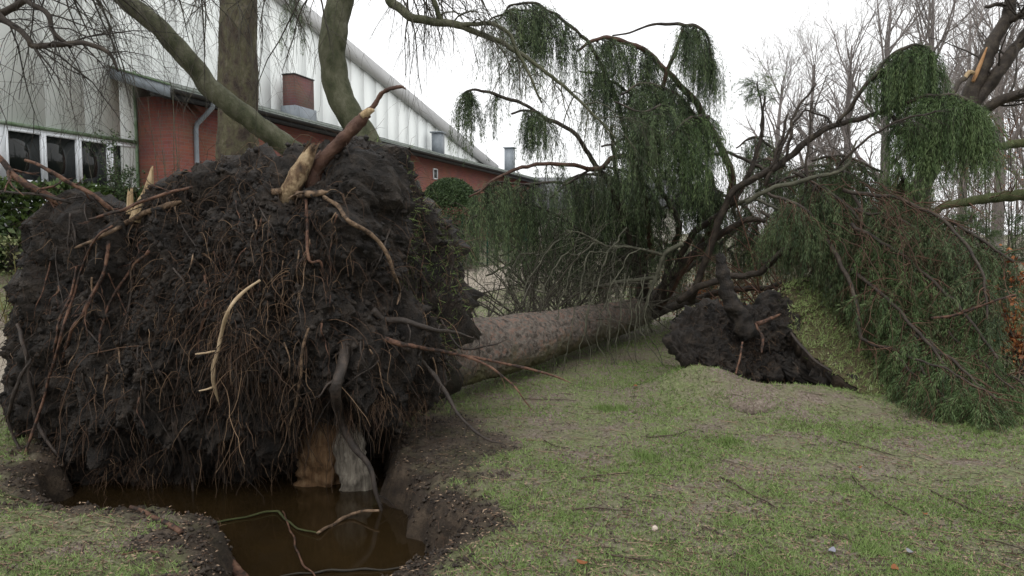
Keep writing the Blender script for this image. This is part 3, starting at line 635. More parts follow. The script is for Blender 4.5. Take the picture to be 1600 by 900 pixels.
def trunk_mat():
    m = M('bark_flaky_pink', [(.03, .024, .02), (.09, .072, .06), (.15, .13, .11), (.17, .10, .075), (.22, .195, .165)], 14, .85, 1., 40, pos=[.26, .42, .52, .6, .74])
    t = m.node_tree; b = t.nodes['Principled BSDF']; L = t.links.new; src = b.inputs['Base Color'].links[0].from_socket
    tc = [n for n in t.nodes if n.type == 'TEX_COORD'][0]; sx = t.nodes.new('ShaderNodeSeparateXYZ'); L(tc.outputs['Object'], sx.inputs[0])
    n = t.nodes.new('ShaderNodeTexNoise'); n.inputs['Scale'].default_value = 3.5; n.inputs['Detail'].default_value = 6; L(tc.outputs['Object'], n.inputs['Vector'])
    a = t.nodes.new('ShaderNodeMath'); a.operation = 'MULTIPLY_ADD'; a.inputs[1].default_value = .55; L(n.outputs['Fac'], a.inputs[0]); a.inputs[2].default_value = 0
    c = t.nodes.new('ShaderNodeMath'); c.operation = 'SUBTRACT'; L(a.outputs[0], c.inputs[0]); L(sx.outputs[2], c.inputs[1])
    r = t.nodes.new('ShaderNodeMapRange'); r.inputs[1].default_value = -.12; r.inputs[2].default_value = .12; L(c.outputs[0], r.inputs[0])
    x = t.nodes.new('ShaderNodeMix'); x.data_type = 'RGBA'; L(r.outputs[0], x.inputs[0]); L(src, x.inputs[6]); x.inputs[7].default_value = (.085, .08, .035, 1)
    L(x.outputs[2], b.inputs['Base Color']); return m
mk('trunk', V, f, trunk_mat(), spruce, True)

# torn wood on and under the plate
def snag(pts, mat, parent, name, jag=.25, sides=16, n=16, flat=1., amt=.18):
    P, R = path(pts, n); V, f = knobby(P, R, sides, amt, 9, 8); V = V.reshape(n+2, sides, 3)
    T = nrm(P[-1]-P[0]); j = rng.uniform(-1, 1, sides)*R[-1]*4*jag
    for k, w in ((n, 1), (n-1, .6), (n-2, .25)): V[k] += T[None]*(j*w)[:, None]
    V[n+1] = V[n]*.75+V[n].mean(0)*.25-T*R[-1]*1.2
    if flat != 1: c = V.mean(1, keepdims=True); V[..., 1] = c[..., 1]+(V[..., 1]-c[..., 1])*flat
    return mk(name, V, f, mat, parent, True)
YS = hitY(455, 296)-.06
snag([(440, 325, YS+.1, 15), (455, 296, YS, 15), (472, 262, YS, 13), (488, 230, YS, 8)], WOOD_TORN, spruce, 'torn_stub', .5)
snag([(490, 312, YS+.14, 13), (488, 285, YS+.1, 13), (496, 256, YS+.1, 12), (506, 238, YS+.1, 8)], BARK_RED, spruce, 'bark_flap', .5)
snag([(213, 345, 5.3, 11), (224, 318, 5.3, 10), (233, 290, 5.3, 6), (238, 262, 5.3, 2)], WOOD_PALE, spruce, 'torn_stub', .5)
snag([(203, 335, 5.3, 6), (203, 315, 5.3, 5), (204, 297, 5.3, 3.5)], WOOD_PALE, spruce, 'torn_stub', .5)
snag([(502, 840, 5.5, 38), (500, 760, 5.5, 34), (502, 690, 5.45, 36), (512, 590, 5.45, 40)], WOOD_ORANGE, spruce, 'split_wood', .2, 34, 50, .6, .5)
snag([(566, 830, 5.38, 24), (558, 775, 5.36, 26), (548, 720, 5.36, 24), (545, 640, 5.4, 18)], WOOD_GREY, spruce, 'split_wood', .3, 26, 44, .5, .5)
snag([(600, 660, 5.6, 13), (628, 634, 5.65, 11), (660, 618, 5.7, 6)], WOOD_PALE, spruce, 'split_wood', .6)
P, R = path([(484, 282, YS+.12, 10), (505, 252, YS+.05, 9.5), (540, 214, YS, 9.5), (565, 188, YS-.03, 9), (574, 176, YS-.04, 7)], 40, .014); V, f = knobby(P, R, 14, .3, 22); br = mk('broken_branch', V, f, BARK_RED, spruce)
P, R = path([(568, 180, YS-.03, 5), (583, 163, YS-.04, 4), (594, 147, YS-.05, 3.6), (608, 140, YS-.06, 3.2), (626, 136, YS-.07, 2.6), (634, 140, YS-.07, 1)], 30, .012); V, f = knobby(P, R, 9, .34, 34); mk('branch_tip', V, f, BARK_RED, br)
V, f = tubes(*path([(566, 182, YS-.05, 6), (576, 174, YS-.06, 6), (585, 172, YS-.06, 2)], 8), 7, True); mk('splinters', V, f, WOOD_PALE, br)
def twiggy(pts, mat, parent, name='broken_branch', kids=8, n=24, kl=(.08, .35)):
    P, R = path(pts, n, .015); V, f = knobby(P, R, 8, .15, 14); g = Geo(); g.add(V, f); a, ra = grow(P, R, kids, .2, 1, (.4, 1.1), kl, .5, K=6, wander=.15, up=.1); g.add(*tubes(a, ra, 4))
    b, rb = grow(a, ra, 3, .2, 1, (.3, .9), (.05, .15), .6, K=4, wander=.2); g.add(*tubes(b, rb, 3)); return g.build(name, mat, parent)
twiggy([(-30, 215, 5.3, 4), (3, 252, 5.3, 4.5), (20, 274, 5.3, 5), (44, 289, 5.3, 5.5), (74, 306, 5.35, 6), (110, 325, 5.4, 7)], ROOT_RED, spruce)
twiggy([(40, 252, 5.2, 2), (73, 263, 5.2, 3), (110, 287, 5.25, 3.5), (143, 303, 5.25, 3.5), (173, 328, 5.3, 4)], ROOT_RED, spruce, kids=5)
twiggy([(300, 292, 5.1, 2), (250, 305, 5.1, 2.5), (190, 328, 5.15, 2.5), (140, 342, 5.2, 2)], ROOT_RED, spruce, kids=3)
twiggy([(0, 300, 5.3, 1.5), (40, 302, 5.3, 2), (90, 312, 5.3, 2.5), (130, 322, 5.4, 3)], ROOT_DARK, spruce, kids=6)

# tufts of grass still growing round the rim of the plate
k = rng.choice(np.where((PP.reshape(-1, 3)[:, 1] > 5.5) & (PP.reshape(-1, 3)[:, 0] > -1.1))[0], 1500); C = PP.reshape(-1, 3)[k]
d = nrm(PN.reshape(-1, 3)[k]+rng.normal(size=(1500, 3))*.6+[.3, 0, .3]); s_ = nrm(np.cross(d, rng.normal(size=(1500, 3))))*.002; l = rng.uniform(.03, .11, 1500)[:, None]
mk('rim_grass', np.stack([C-s_, C+s_, C+d*l-[0, 0, .01]], 1), np.arange(4500).reshape(-1, 3), GRASS, spruce, False, {'tint': np.repeat(rng.uniform(.2, .9, 1500), 3)}, kind='stuff')

# ------------------------------------------------------------------ limbs and hanging foliage
def bough(tree, pts, mat=None, n=40, sides=8, wob=.03, side=None, tas=None, mm=60, rad=.042, fol=None, bare=0, name='limb', nl=(.028, .055), nw=.005, side_t=(.1, 1), bare_mat=None, bare_L=(.15, .5), tas_up=-3.4):
    """a limb; side=(count,(len),up) side shoots; tas=(per shoot,(len)) hanging tassels with needles"""
    mat = mat or BARK_LIMB; P, R = path(pts, n, wob); R = R*(.5 if mat is BARK_GREYG or mat is TWIG_RED else .64); V, f = knobby(P, R, sides, .16, 10); o = mk(name, V, f, mat, tree)
    if side:
        a, ra = grow(P, R, side[0], side_t[0], side_t[1], (.5, 1.5), side[1], .35, K=6, wander=.1, up=side[2]-.3 if side[2] < 0 else side[2], rmax=.008, down=side[2] < 0); g = Geo(); g.add(*tubes(a, ra, 3), att=.3)
        fg = Geo()
        if tas:
            b, rb = grow(a, ra, max(2, int(tas[0]*.62)), .15, 1, (.5, 1.4), tas[1], .6, K=5, wander=.06, up=tas_up, rmin=.0016, rmax=.004, down=True); g.add(*tubes(b[:, ::2], rb[:, ::2], 3), att=.3)
            fg.add(*needles(b, int(mm*1.3), rad, nl, nw*1.12, fwd=2.0)); fg.add(*needles(a, mm//2, rad*.8, nl, nw)); fg.build('foliage', fol or SPRUCE, o, False, kind='stuff')
        g.build('side_shoots', bare_mat or TWIG_DARK, o, kind='stuff')
    if bare:
        a, ra = grow(P, R, bare, .15, 1, (.4, 1.3), bare_L, .4, K=6, wander=.16, up=-.3, rmax=.006); g = Geo(); g.add(*tubes(a, ra, 4)); b, rb = grow(a, ra, 4, .15, 1, (.3, 1.), (bare_L[0]*.4, bare_L[1]*.6), .6, K=5, wander=.16, up=-.5); g.add(*tubes(b, rb, 3))
        g.build('bare_twigs', bare_mat or TWIG, o, kind='stuff')
    return o
S1 = spruce
# arcs with curtains, centre
bough(S1, [(903, 78, 9.6, 3), (933, 61, 9.7, 4.5), (960, 60, 9.8, 5.5), (993, 72, 9.9, 6), (1020, 90, 10, 6.5), (1050, 120, 10, 7), (1073, 143, 10.1, 7.5), (1100, 180, 10.2, 8), (1120, 217, 10.3, 8), (1137, 253, 10.4, 8.5), (1142, 300, 10.6, 9), (1112, 360, 10.9, 9.5), (1060, 430, 11.2, 10), (1030, 480, 11.4, 12)], BARK_RED, 70, 10,
      side=(80, (.12, .42), -.3), tas=(9, (.45, 1.2)), side_t=(.02, .62), mm=64, rad=.044, nw=.0055)
bough(S1, [(780, 30, 9.2, 2), (800, 8, 9.2, 2.6), (827, 2, 9.3, 3), (850, 12, 9.3, 3.5), (880, 32, 9.4, 4), (905, 52, 9.5, 4), (930, 85, 9.7, 4.5), (960, 150, 10, 5.5), (985, 240, 10.5, 6), (1000, 340, 11, 7), (1010, 470, 11.4, 8)], BARK_LIMB, 60,
      side=(60, (.12, .5), -.3), tas=(9, (.45, 1.2)), side_t=(0, .5), mm=52, rad=.042, nw=.0055)
bough(S1, [(742, 60, 9.0, 1.6), (775, 25, 9.1, 2.2), (820, 14, 9.2, 3), (860, 30, 9.3, 3)], BARK_LIMB, 24, side=(30, (.1, .4), -.4), tas=(7, (.45, 1.2)), mm=52)
bough(S1, [(722, 150, 8.8, 2), (735, 141, 8.8, 2.8), (757, 142, 8.9, 3.4), (790, 152, 9, 4), (823, 165, 9.1, 4.2), (850, 183, 9.2, 4.5), (880, 197, 9.3, 5), (900, 213, 9.4, 5), (917, 237, 9.6, 5.5), (933, 260, 9.8, 6), (953, 290, 10.1, 6.5), (975, 350, 10.6, 7), (1005, 450, 11.2, 8)], BARK_LIMB, 60,
      side=(17, (.05, .16), -.4), tas=(8, (.35, .85)), side_t=(0, .09), mm=60)
bough(S1, [(800, 178, 9.1, 2.5), (830, 172, 9.1, 3), (862, 192, 9.2, 3.5)], BARK_LIMB, 14, side=(20, (.1, .36), -.2), tas=(9, (.3, .7)), mm=64)
bough(S1, [(765, 146, 9, 2), (778, 152, 9, 2)], BARK_LIMB, 6, side=(4, (.05, .12), -.4), tas=(8, (.3, .55)), mm=54)
bough(S1, [(735, 310, 8.4, 2), (752, 297, 8.4, 3), (793, 268, 8.6, 4), (833, 258, 8.9, 4.5), (887, 257, 9.2, 5), (933, 264, 9.6, 5.5), (957, 248, 9.7, 6), (983, 248, 9.9, 6.5), (1005, 290, 10.3, 7), (1020, 400, 11, 8)], BARK_RED, 50,
      side=(24, (.06, .25), -.5), tas=(8, (.35, 1.05)), side_t=(0, .45), mm=58, fol=SPRUCE)
bough(S1, [(957, 56, 9.8, 2), (990, 50, 9.7, 2.5), (1013, 42, 9.6, 3), (1047, 36, 9.6, 4), (1070, 38, 9.6, 4.5), (1090, 42, 9.6, 4), (1106, 62, 9.6, 3), (1116, 110, 9.6, 2)], BARK_LIMB, 36,
      side=(32, (.1, .3), -.5), tas=(9, (.4, .95)), side_t=(.55, 1), mm=64)
bough(S1, [(1100, 60, 9.9, 2), (1108, 90, 9.9, 2), (1110, 140, 9.9, 2)], BARK_LIMB, 10, side=(18, (.08, .25), -.6), tas=(8, (.4, .75)), mm=60)
bough(S1, [(1030, 160, 10, 6), (1037, 133, 9.9, 5.5), (1047, 100, 9.8, 5), (1057, 73, 9.7, 4.5), (1067, 46, 9.6, 4)], BARK_RED, 18, side=(12, (.1, .25), -.4), tas=(6, (.3, .8)), mm=50)
for pts, ns, nt_, fl in (([(905, 110, 9.9, 2), (940, 120, 9.8, 3), (990, 150, 9.9, 4), (1020, 200, 10.2, 5)], 34, 9, SPRUCE), ([(970, 150, 9.4, 2.5), (1010, 130, 9.5, 3), (1060, 150, 9.8, 4), (1100, 200, 10.1, 4.5)], 40, 9, SPRUCE),
                     ([(940, 230, 9.3, 2.5), (990, 215, 9.4, 3), (1040, 220, 9.7, 4), (1090, 260, 10.2, 5)], 36, 8, SPRUCE), ([(960, 160, 9.2, 2), (1000, 175, 9.1, 2.5), (1035, 165, 9.2, 3)], 26, 9, SPRUCE), ([(1030, 230, 9.2, 2), (1070, 190, 9.3, 3), (1110, 180, 9.7, 4)], 24, 9, SPRUCE_G)):
    bough(S1, pts, BARK_LIMB, 24, side=(int(ns*1.25), (.1, .42), -.3), tas=(nt_, (.45, 1.15)), mm=60, rad=.044, nw=.0055, fol=fl)
# dark boughs behind, filling the lower crown
for pts, ns in (([(760, 330, 12, 2), (820, 290, 12, 3), (900, 290, 12, 4), (980, 340, 12, 6), (1010, 440, 12, 7)], 44), ([(780, 400, 11.8, 2), (850, 370, 11.8, 3), (930, 370, 11.8, 4), (1000, 430, 11.8, 6)], 40),
                ([(860, 310, 11, 2), (900, 275, 11, 3), (960, 280, 11, 4), (1010, 350, 11.2, 5)], 40), ([(1020, 300, 11.5, 3), (1060, 250, 11.5, 4), (1110, 270, 11.5, 5), (1120, 350, 11.5, 6)], 40),
                ([(1060, 330, 12, 3), (1110, 300, 12, 4), (1170, 330, 12, 4), (1190, 390, 12, 4)], 30), ([(940, 420, 12.2, 3), (980, 380, 12.2, 4), (1040, 380, 12.2, 4), (1080, 420, 12.2, 4)], 34),
                ([(1180, 300, 12, 3), (1230, 270, 12, 3), (1290, 260, 12, 4), (1330, 300, 12, 4)], 30), ([(1150, 230, 11, 2), (1180, 215, 11, 3), (1220, 240, 11, 4)], 18), ([(900, 330, 11.4, 3), (950, 320, 11.4, 3), (1000, 330, 11.4, 4)], 30), ([(730, 345, 10.6, 2), (790, 320, 10.7, 3), (850, 325, 10.8, 3), (920, 370, 11, 4)], 50), ([(760, 430, 12.5, 2), (830, 400, 12.5, 3), (900, 400, 12.5, 3), (970, 440, 12.5, 4)], 50), ([(1120, 400, 12.5, 3), (1180, 370, 12.5, 3), (1260, 380, 12.5, 3)], 34), ([(840, 350, 12.8, 2), (900, 330, 12.8, 3), (980, 350, 12.8, 3)], 40), ([(1040, 400, 12.6, 3), (1090, 370, 12.6, 3), (1140, 390, 12.6, 3)], 30), ([(880, 290, 10.4, 3), (940, 262, 10.4, 3), (1000, 280, 10.5, 4), (1040, 340, 10.7, 4)], 40), ([(1030, 330, 10.8, 3), (1080, 290, 10.8, 3), (1130, 300, 10.8, 3)], 40), ([(1180, 350, 11.5, 3), (1240, 320, 11.5, 3), (1310, 330, 11.5, 3)], 36), ([(740, 300, 9.6, 2), (780, 285, 9.7, 2.5), (830, 290, 9.8, 3)], 26)):
    bough(S1, pts, BARK_LIMB, 24, side=(int(ns*1.5), (.15, .6), -.2), tas=(7, (.3, 1.1)), mm=40, rad=.04, nw=.007)
# bare dark limbs
for pts, mt in (([(1023, 475, 11.3, 10), (1050, 429, 11, 9.5), (1108, 378, 10.6, 9), (1151, 351, 10.3, 8.5), (1176, 343, 10.2, 7), (1195, 345, 10.1, 5)], BARK_LIMB), ([(1038, 470, 11.2, 9), (1073, 380, 10.8, 8), (1112, 343, 10.4, 7.5), (1143, 318, 10.1, 7), (1166, 280, 9.9, 6), (1185, 230, 9.8, 5), (1192, 190, 9.8, 3.5), (1196, 150, 9.8, 2.5)], BARK_LIMB),
                ([(1000, 470, 11.4, 8), (1000, 425, 11.3, 7), (988, 351, 11.2, 6.5), (968, 308, 11, 5.5), (960, 250, 10.8, 5), (955, 195, 10.6, 4)], BARK_LIMB), ([(1035, 455, 11.2, 8), (1052, 385, 10.9, 7.5), (1062, 355, 10.6, 7), (1042, 312, 10.3, 6.5), (1018, 272, 10.1, 6), (1008, 246, 10, 5)], BARK_LIMB),
                ([(1020, 490, 11.4, 13), (1080, 470, 11.6, 9), (1130, 455, 11.4, 8), (1190, 450, 11, 7), (1245, 440, 10.6, 6)], BARK_LIMB), ([(1150, 345, 10.2, 6), (1148, 322, 10.1, 6), (1175, 312, 9.9, 5), (1205, 322, 9.7, 4), (1240, 335, 9.5, 3)], BARK_GREYG),
                ([(1100, 245, 10.5, 4), (1140, 240, 10.4, 4), (1180, 258, 10.2, 4), (1200, 275, 10.1, 3)], BARK_LIMB), ([(1010, 475, 11.4, 8), (1040, 440, 11.8, 7), (1090, 410, 12, 6), (1160, 350, 12, 5)], BARK_LIMB)):
    bough(S1, pts, mt, 40, 9, .03, bare=14, bare_mat=TWIG_DARK)
# snapped grey-green limbs over the trunk, with fine twigs spilling down
bough(S1, [(1068, 380, 9.5, 7), (1052, 388, 9.5, 7.5), (1036, 402, 9.5, 7), (1024, 437, 9.55, 6), (1012, 468, 9.6, 5), (1009, 492, 9.7, 4), (1020, 520, 9.8, 2)], BARK_GREYG, 30, 10, .02, bare=18, bare_mat=BARK_GREYG)
bough(S1, [(1036, 400, 9.5, 5), (988, 386, 9.4, 4.5), (950, 384, 9.3, 4), (912, 366, 9.2, 3), (885, 360, 9.1, 2)], BARK_GREYG, 30, 9, .02, bare=26, bare_mat=BARK_GREYG, bare_L=(.3, 1.0))
bough(S1, [(1030, 434, 10, 7), (972, 440, 9.9, 6.5), (935, 448, 9.8, 6), (915, 440, 9.7, 3)], BARK_GREYG, 24, 10, .01, bare=20, bare_mat=BARK_GREYG, bare_L=(.3, .9))
for k in range(7):
    x = 815+k*27+rng.normal(0, 10); bough(S1, [(x+40, 370+rng.uniform(-15, 30), 9.2, 2.6), (x+10, 400, 8.9, 2.4), (x-15+rng.normal(0, 8), 450, 8.7, 2), (x-25+rng.normal(0, 12), 520, 8.5, 1.6), (x-35+rng.normal(0, 15), 585, 8.3, 1)], BARK_GREYG, 24, 5, .06, bare=7, bare_mat=BARK_GREYG, bare_L=(.2, .7), name='hanging_twig')
for k in range(7):
    x = 960+rng.uniform(-60, 90); bough(S1, [(x, 430, 9.2, 2.2), (x-8+rng.normal(0, 8), 500, 9, 2), (x-4+rng.normal(0, 14), 560, 8.9, 1.5), (x+rng.normal(0, 25), 610, 8.7, 1)], BARK_GREYG, 20, 5, .06, bare=7, bare_mat=BARK_GREYG, bare_L=(.15, .5), name='hanging_twig')

# ------------------------------------------------------------------ second uprooted spruce on the right
spruce2 = thing('fallen_spruce', 'smaller uprooted spruce on the right, its green boughs heaped on the lawn', 'fallen tree', (2.6, 7.8, float(H(2.6, 7.8))))
OUT2 = [(1050, 535), (1062, 505), (1085, 480), (1118, 470), (1150, 492), (1190, 478), (1213, 452), (1232, 480), (1245, 530), (1292, 575), (1352, 628), (1345, 634), (1290, 606), (1230, 590), (1190, 590), (1150, 600), (1110, 580), (1070, 560)]
def off2(PX, PY): return .55*sstep(600, 460, PY)+.0*PX + .25*np.exp(-(((PX-1215)/50)**2+((PY-555)/25)**2)) - .35*sstep(1250, 1350, PX)
OUT2 = [(1165+(a-1165)*1.04, 548+(b-548)*.9) for a, b in OUT2]
P2, Q2, N2, M2 = clod(OUT2, (1165, 540), 7.55, .10, .5, 300, 90, 24, off2, [(2.2, .05, 0), (5, .05, 1), (11, .045, 1), (24, .03, 1), (50, .014, 0)], 71, .9)
mk('root_plate', P2, Q2, SOIL, spruce2, True)
k = rng.integers(0, M2*300, 1500); a, ra = hang(P2.reshape(-1, 3)[k], N2.reshape(-1, 3)[k], (.04, .22), 6, (.001, .0024), wander=.3, grav=.6); V, f = tubes(a, ra, 3)
g = Geo(); g.add(V, f, np.repeat(rng.uniform(0, 1, 1500)**1.5, 18)); g.build('hair_roots', FIBRE, spruce2, kind='stuff')
# lifted slab of turf
E = spline([(1218, 452, 8.15), (1236, 500, 7.85), (1252, 540, 7.6), (1300, 580, 7.25), (1362, 632, 6.85), (1392, 652, 6.65)], 60); E[:, :2] += np.column_stack([7*noise3(np.column_stack([np.arange(60)*.31, 0*E[:, 0], 0*E[:, 0]]), 5)+4*rng.normal(size=60), 5*noise3(np.column_stack([np.arange(60)*.23, 0*E[:, 0]+3, 0*E[:, 0]]), 6)+3*rng.normal(size=60)])
Fc = spline([(1290, 452, 9.1), (1330, 480, 8.8), (1370, 520, 8.5), (1400, 560, 8.1), (1425, 610, 7.4), (1440, 650, 6.9)], 60)
t = np.linspace(0, 1, 46)[:, None, None]; G3 = W(E[:, 0], E[:, 1], E[:, 2])[None]*(1-t)+W(Fc[:, 0], Fc[:, 1], Fc[:, 2])[None]*t
G3[..., 2] += .10*np.sin(t[..., 0]*math.pi)+.035*noise3(G3*3.5, 81)+.02*noise3(G3*11, 82)+.012*noise3(G3*30, 83)
low = G3.copy(); low[..., 2] -= .13+.05*np.abs(noise3(G3*7, 84)); low[..., 0] -= .02
k = np.arange(46*60).reshape(46, 60); qt = np.stack([k[:-1, :-1], k[:-1, 1:], k[1:, 1:], k[1:, :-1]], -1).reshape(-1, 4)
rim = np.concatenate([k[0], k[1:, -1], k[-1, ::-1][1:], k[::-1, 0][1:-1]]); n0 = 46*60; rn = np.roll(rim, -1)
mk('lifted_turf', G3, qt[:, ::-1], TURF, spruce2, True)
mk('turf_underside', np.concatenate([G3.reshape(-1, 3)-[0, 0, .012], low.reshape(-1, 3)]), [qt+n0, np.stack([rim, rn, rn+n0, rim+n0], -1)], SOIL2, spruce2, True)
TURF_TOP = G3.reshape(-1, 3)
fp3 = [(1272, 506, 8.35), (1284, 508, 8.4), (1297, 519, 8.3), (1290, 524, 8.2), (1272, 518, 8.2), (1262, 512, 8.25)]
V, f = prism([W(*q)+[0, -.06, .05] for q in fp3], (0, .05, -.03)); mk('flat_stone', V, f, M('grey_stone', [(.08, .085, .085), (.16, .165, .165)], 8, .7, .6, 30), spruce2, False)
k = rng.integers(0, len(TURF_TOP), 9000); C = TURF_TOP[k]+rng.normal(0, .012, (9000, 3)); d = nrm(rng.normal(size=(9000, 3))*.6+[.1, -.2, .7]); s_ = nrm(np.cross(d, rng.normal(size=(9000, 3))))*.004; l = rng.uniform(.02, .07, 9000)[:, None]
mk('turf_grass', np.stack([C-s_, C+s_, C+d*l], 1), np.arange(27000).reshape(-1, 3), GRASS, spruce2, False, {'tint': np.repeat(rng.uniform(.45, 1, 9000), 3)}, kind='stuff')
k = rng.integers(0, len(TURF_TOP), 1500); V, f, at = leaves(TURF_TOP[k]+[0, 0, .012], .03, flat=.7, asp=.5); mk('turf_litter', V, f, LITTER, spruce2, False, {'tint': at}, kind='stuff')
snag([(1172, 528, 7.55, 17), (1155, 495, 7.6, 15), (1138, 460, 7.6, 12), (1130, 425, 7.6, 9), (1123, 397, 7.6, 6.5)], SOIL, spruce2, 'torn_root', .2, 20, 50, 1, .6)

for pts, m_ in (([(1235, 520, 7.55, 2), (1255, 545, 7.4, 3), (1275, 565, 7.3, 2.4), (1300, 580, 7.2, 2)], ROOT_DARK), ([(1180, 505, 7.4, 2), (1192, 530, 7.3, 2.6), (1190, 552, 7.25, 1.6)], ROOT_RED), ([(1160, 535, 7.2, 1.6), (1156, 560, 7.1, 1.6), (1150, 585, 7.05, 1.4)], ROOT_RED), ([(1185, 505, 7.5, 4), (1205, 498, 7.6, 3), (1220, 490, 7.7, 1.5)], ROOT_RED)):
    V, f = knobby(*path(pts, 20, .01), 8, .2, 18); mk('root', V, f, m_, spruce2)
S2 = spruce2
for pts, ns in (([(1200, 290, 10.2, 3), (1260, 270, 10, 3), (1320, 270, 9.8, 3), (1370, 300, 9.5, 3)], 50), ([(1230, 350, 10.4, 3), (1290, 330, 10, 3), (1350, 350, 9.6, 3), (1400, 400, 9.2, 3)], 56), ([(1260, 420, 10.4, 3), (1310, 400, 10, 3), (1370, 420, 9.4, 3)], 46), ([(1270, 250, 9.6, 3), (1320, 245, 9.4, 3), (1380, 270, 9.2, 3)], 30), ([(1160, 280, 10.6, 2), (1190, 250, 10.5, 3), (1230, 260, 10.4, 3)], 26)):
    bough(S2, pts, BARK_LIMB, 24, side=(ns, (.15, .5), -.3), tas=(7, (.3, .9)), mm=44, rad=.04, nw=.007, bare=8, bare_mat=TWIG_RED)
tp2 = path([(1215, 500, 8.3, 24), (1260, 470, 9.2, 22), (1330, 450, 10.4, 18), (1420, 430, 12, 13), (1520, 415, 14, 8), (1600, 405, 16, 4)], 60, .02); mk('trunk', *knobby(*tp2, 20, .1, 8), BARK_LIMB, S2)
# main limbs
bough(S2, [(1080, 470, 9.9, 9), (1130, 330, 9.4, 8), (1150, 297, 9.3, 8), (1207, 263, 9, 8), (1240, 240, 8.9, 8), (1267, 217, 8.8, 7.5), (1293, 200, 8.7, 7), (1327, 190, 8.6, 6.5), (1353, 183, 8.5, 6), (1383, 172, 8.4, 5), (1410, 165, 8.3, 4)], BARK_LIMB, 60, 10, bare=26, bare_mat=TWIG_DARK)
bough(S2, [(1310, 192, 8.6, 5), (1330, 163, 8.5, 5), (1347, 140, 8.4, 5), (1367, 120, 8.3, 5), (1383, 97, 8.3, 4.5), (1407, 78, 8.2, 4.5), (1433, 71, 8.2, 4), (1452, 78, 8.2, 3.5), (1460, 112, 8.2, 2.5)], BARK_LIMB, 40, 9, side=(60, (.06, .22), -.5), tas=(10, (.35, .75)), side_t=(.4, 1), mm=70, rad=.042, fol=SPRUCE_G)
bough(S2, [(1400, 165, 8.3, 4), (1430, 155, 8.1, 4), (1453, 149, 8, 4), (1483, 147, 7.9, 4), (1510, 156, 7.8, 3.5), (1530, 165, 7.8, 3), (1540, 188, 7.8, 2.5)], BARK_LIMB, 36, 8, side=(74, (.06, .22), -.5), tas=(10, (.4, .9)), side_t=(.15, 1), mm=76, rad=.045, fol=SPRUCE_G)
bough(S2, [(1383, 172, 8.4, 4), (1410, 190, 8.2, 4), (1440, 200, 8, 3.5), (1470, 220, 7.9, 3)], BARK_LIMB, 24, 8, side=(36, (.1, .3), -.3), tas=(9, (.3, .9)), mm=70, rad=.042, fol=SPRUCE_G)
bough(S2, [(1380, 120, 8.4, 3), (1410, 120, 8.3, 3), (1440, 140, 8.2, 3)], BARK_LIMB, 14, 8, side=(18, (.08, .25), -.3), tas=(8, (.25, .6)), mm=66, rad=.042, fol=SPRUCE)
bough(S2, [(1165, 318, 8.6, 8), (1193, 300, 8.5, 7.5), (1247, 283, 8.3, 7), (1287, 273, 8.2, 6.5), (1313, 267, 8.1, 6), (1328, 248, 8.1, 4), (1337, 220, 8.1, 3)], BARK_GREYG, 40, 9, bare=16, bare_mat=TWIG_DARK)
bough(S2, [(1060, 470, 9.8, 9), (1100, 445, 9.5, 8.5), (1150, 430, 9.2, 8), (1185, 427, 9, 8), (1215, 400, 8.7, 8), (1250, 372, 8.4, 8), (1262, 340, 8.4, 6), (1275, 290, 8.4, 4)], BARK_LIMB, 44, 9, bare=14, bare_mat=TWIG_DARK)
bough(S2, [(1250, 372, 8.4, 7), (1282, 372, 8.2, 7), (1310, 405, 7.9, 6), (1330, 450, 7.6, 5), (1342, 485, 7.4, 5), (1342, 525, 7.3, 5), (1355, 535, 7.2, 4), (1400, 550, 7, 4), (1450, 570, 6.7, 3.4), (1500, 592, 6.4, 2)], BARK_LIMB, 60, 9, bare=18, bare_mat=TWIG_RED)
bough(S2, [(1455, 497, 6.8, 3.5), (1490, 492, 6.7, 3.5), (1530, 480, 6.6, 3), (1560, 468, 6.5, 2.6), (1588, 460, 6.5, 2)], ROOT_RED, 24, 7, .01, bare=5, bare_mat=TWIG_RED)
for pts in ([(1225, 262, 8.8, 4), (1235, 220, 8.7, 3.5), (1240, 180, 8.7, 3), (1275, 131, 8.7, 2.5)], [(1205, 264, 8.8, 4), (1222, 210, 8.8, 3.5), (1230, 175, 8.8, 2.5)], [(1247, 395, 8.5, 4), (1258, 300, 8.5, 4), (1262, 240, 8.5, 3), (1268, 158, 8.5, 2)], [(1195, 290, 9, 5), (1250, 180, 9, 3), (1290, 185, 9, 2.6), (1300, 195, 9, 2)], [(1300, 272, 8.2, 3), (1340, 230, 8, 3), (1400, 190, 7.8, 2.6), (1460, 175, 7.6, 2)]):
    bough(S2, pts, BARK_LIMB, 26, 7, .03, bare=12, bare_mat=TWIG_DARK)
# tuft standing up at the top
bough(S2, [(1192, 215, 9.75, 3), (1189, 165, 9.7, 2.2), (1183, 128, 9.6, 1.6)], BARK_LIMB, 12, 6, side=(26, (.1, .3), .1), tas=(4, (.1, .3)), mm=30, fol=SPRUCE_G, tas_up=-.3, side_t=(.6, 1))
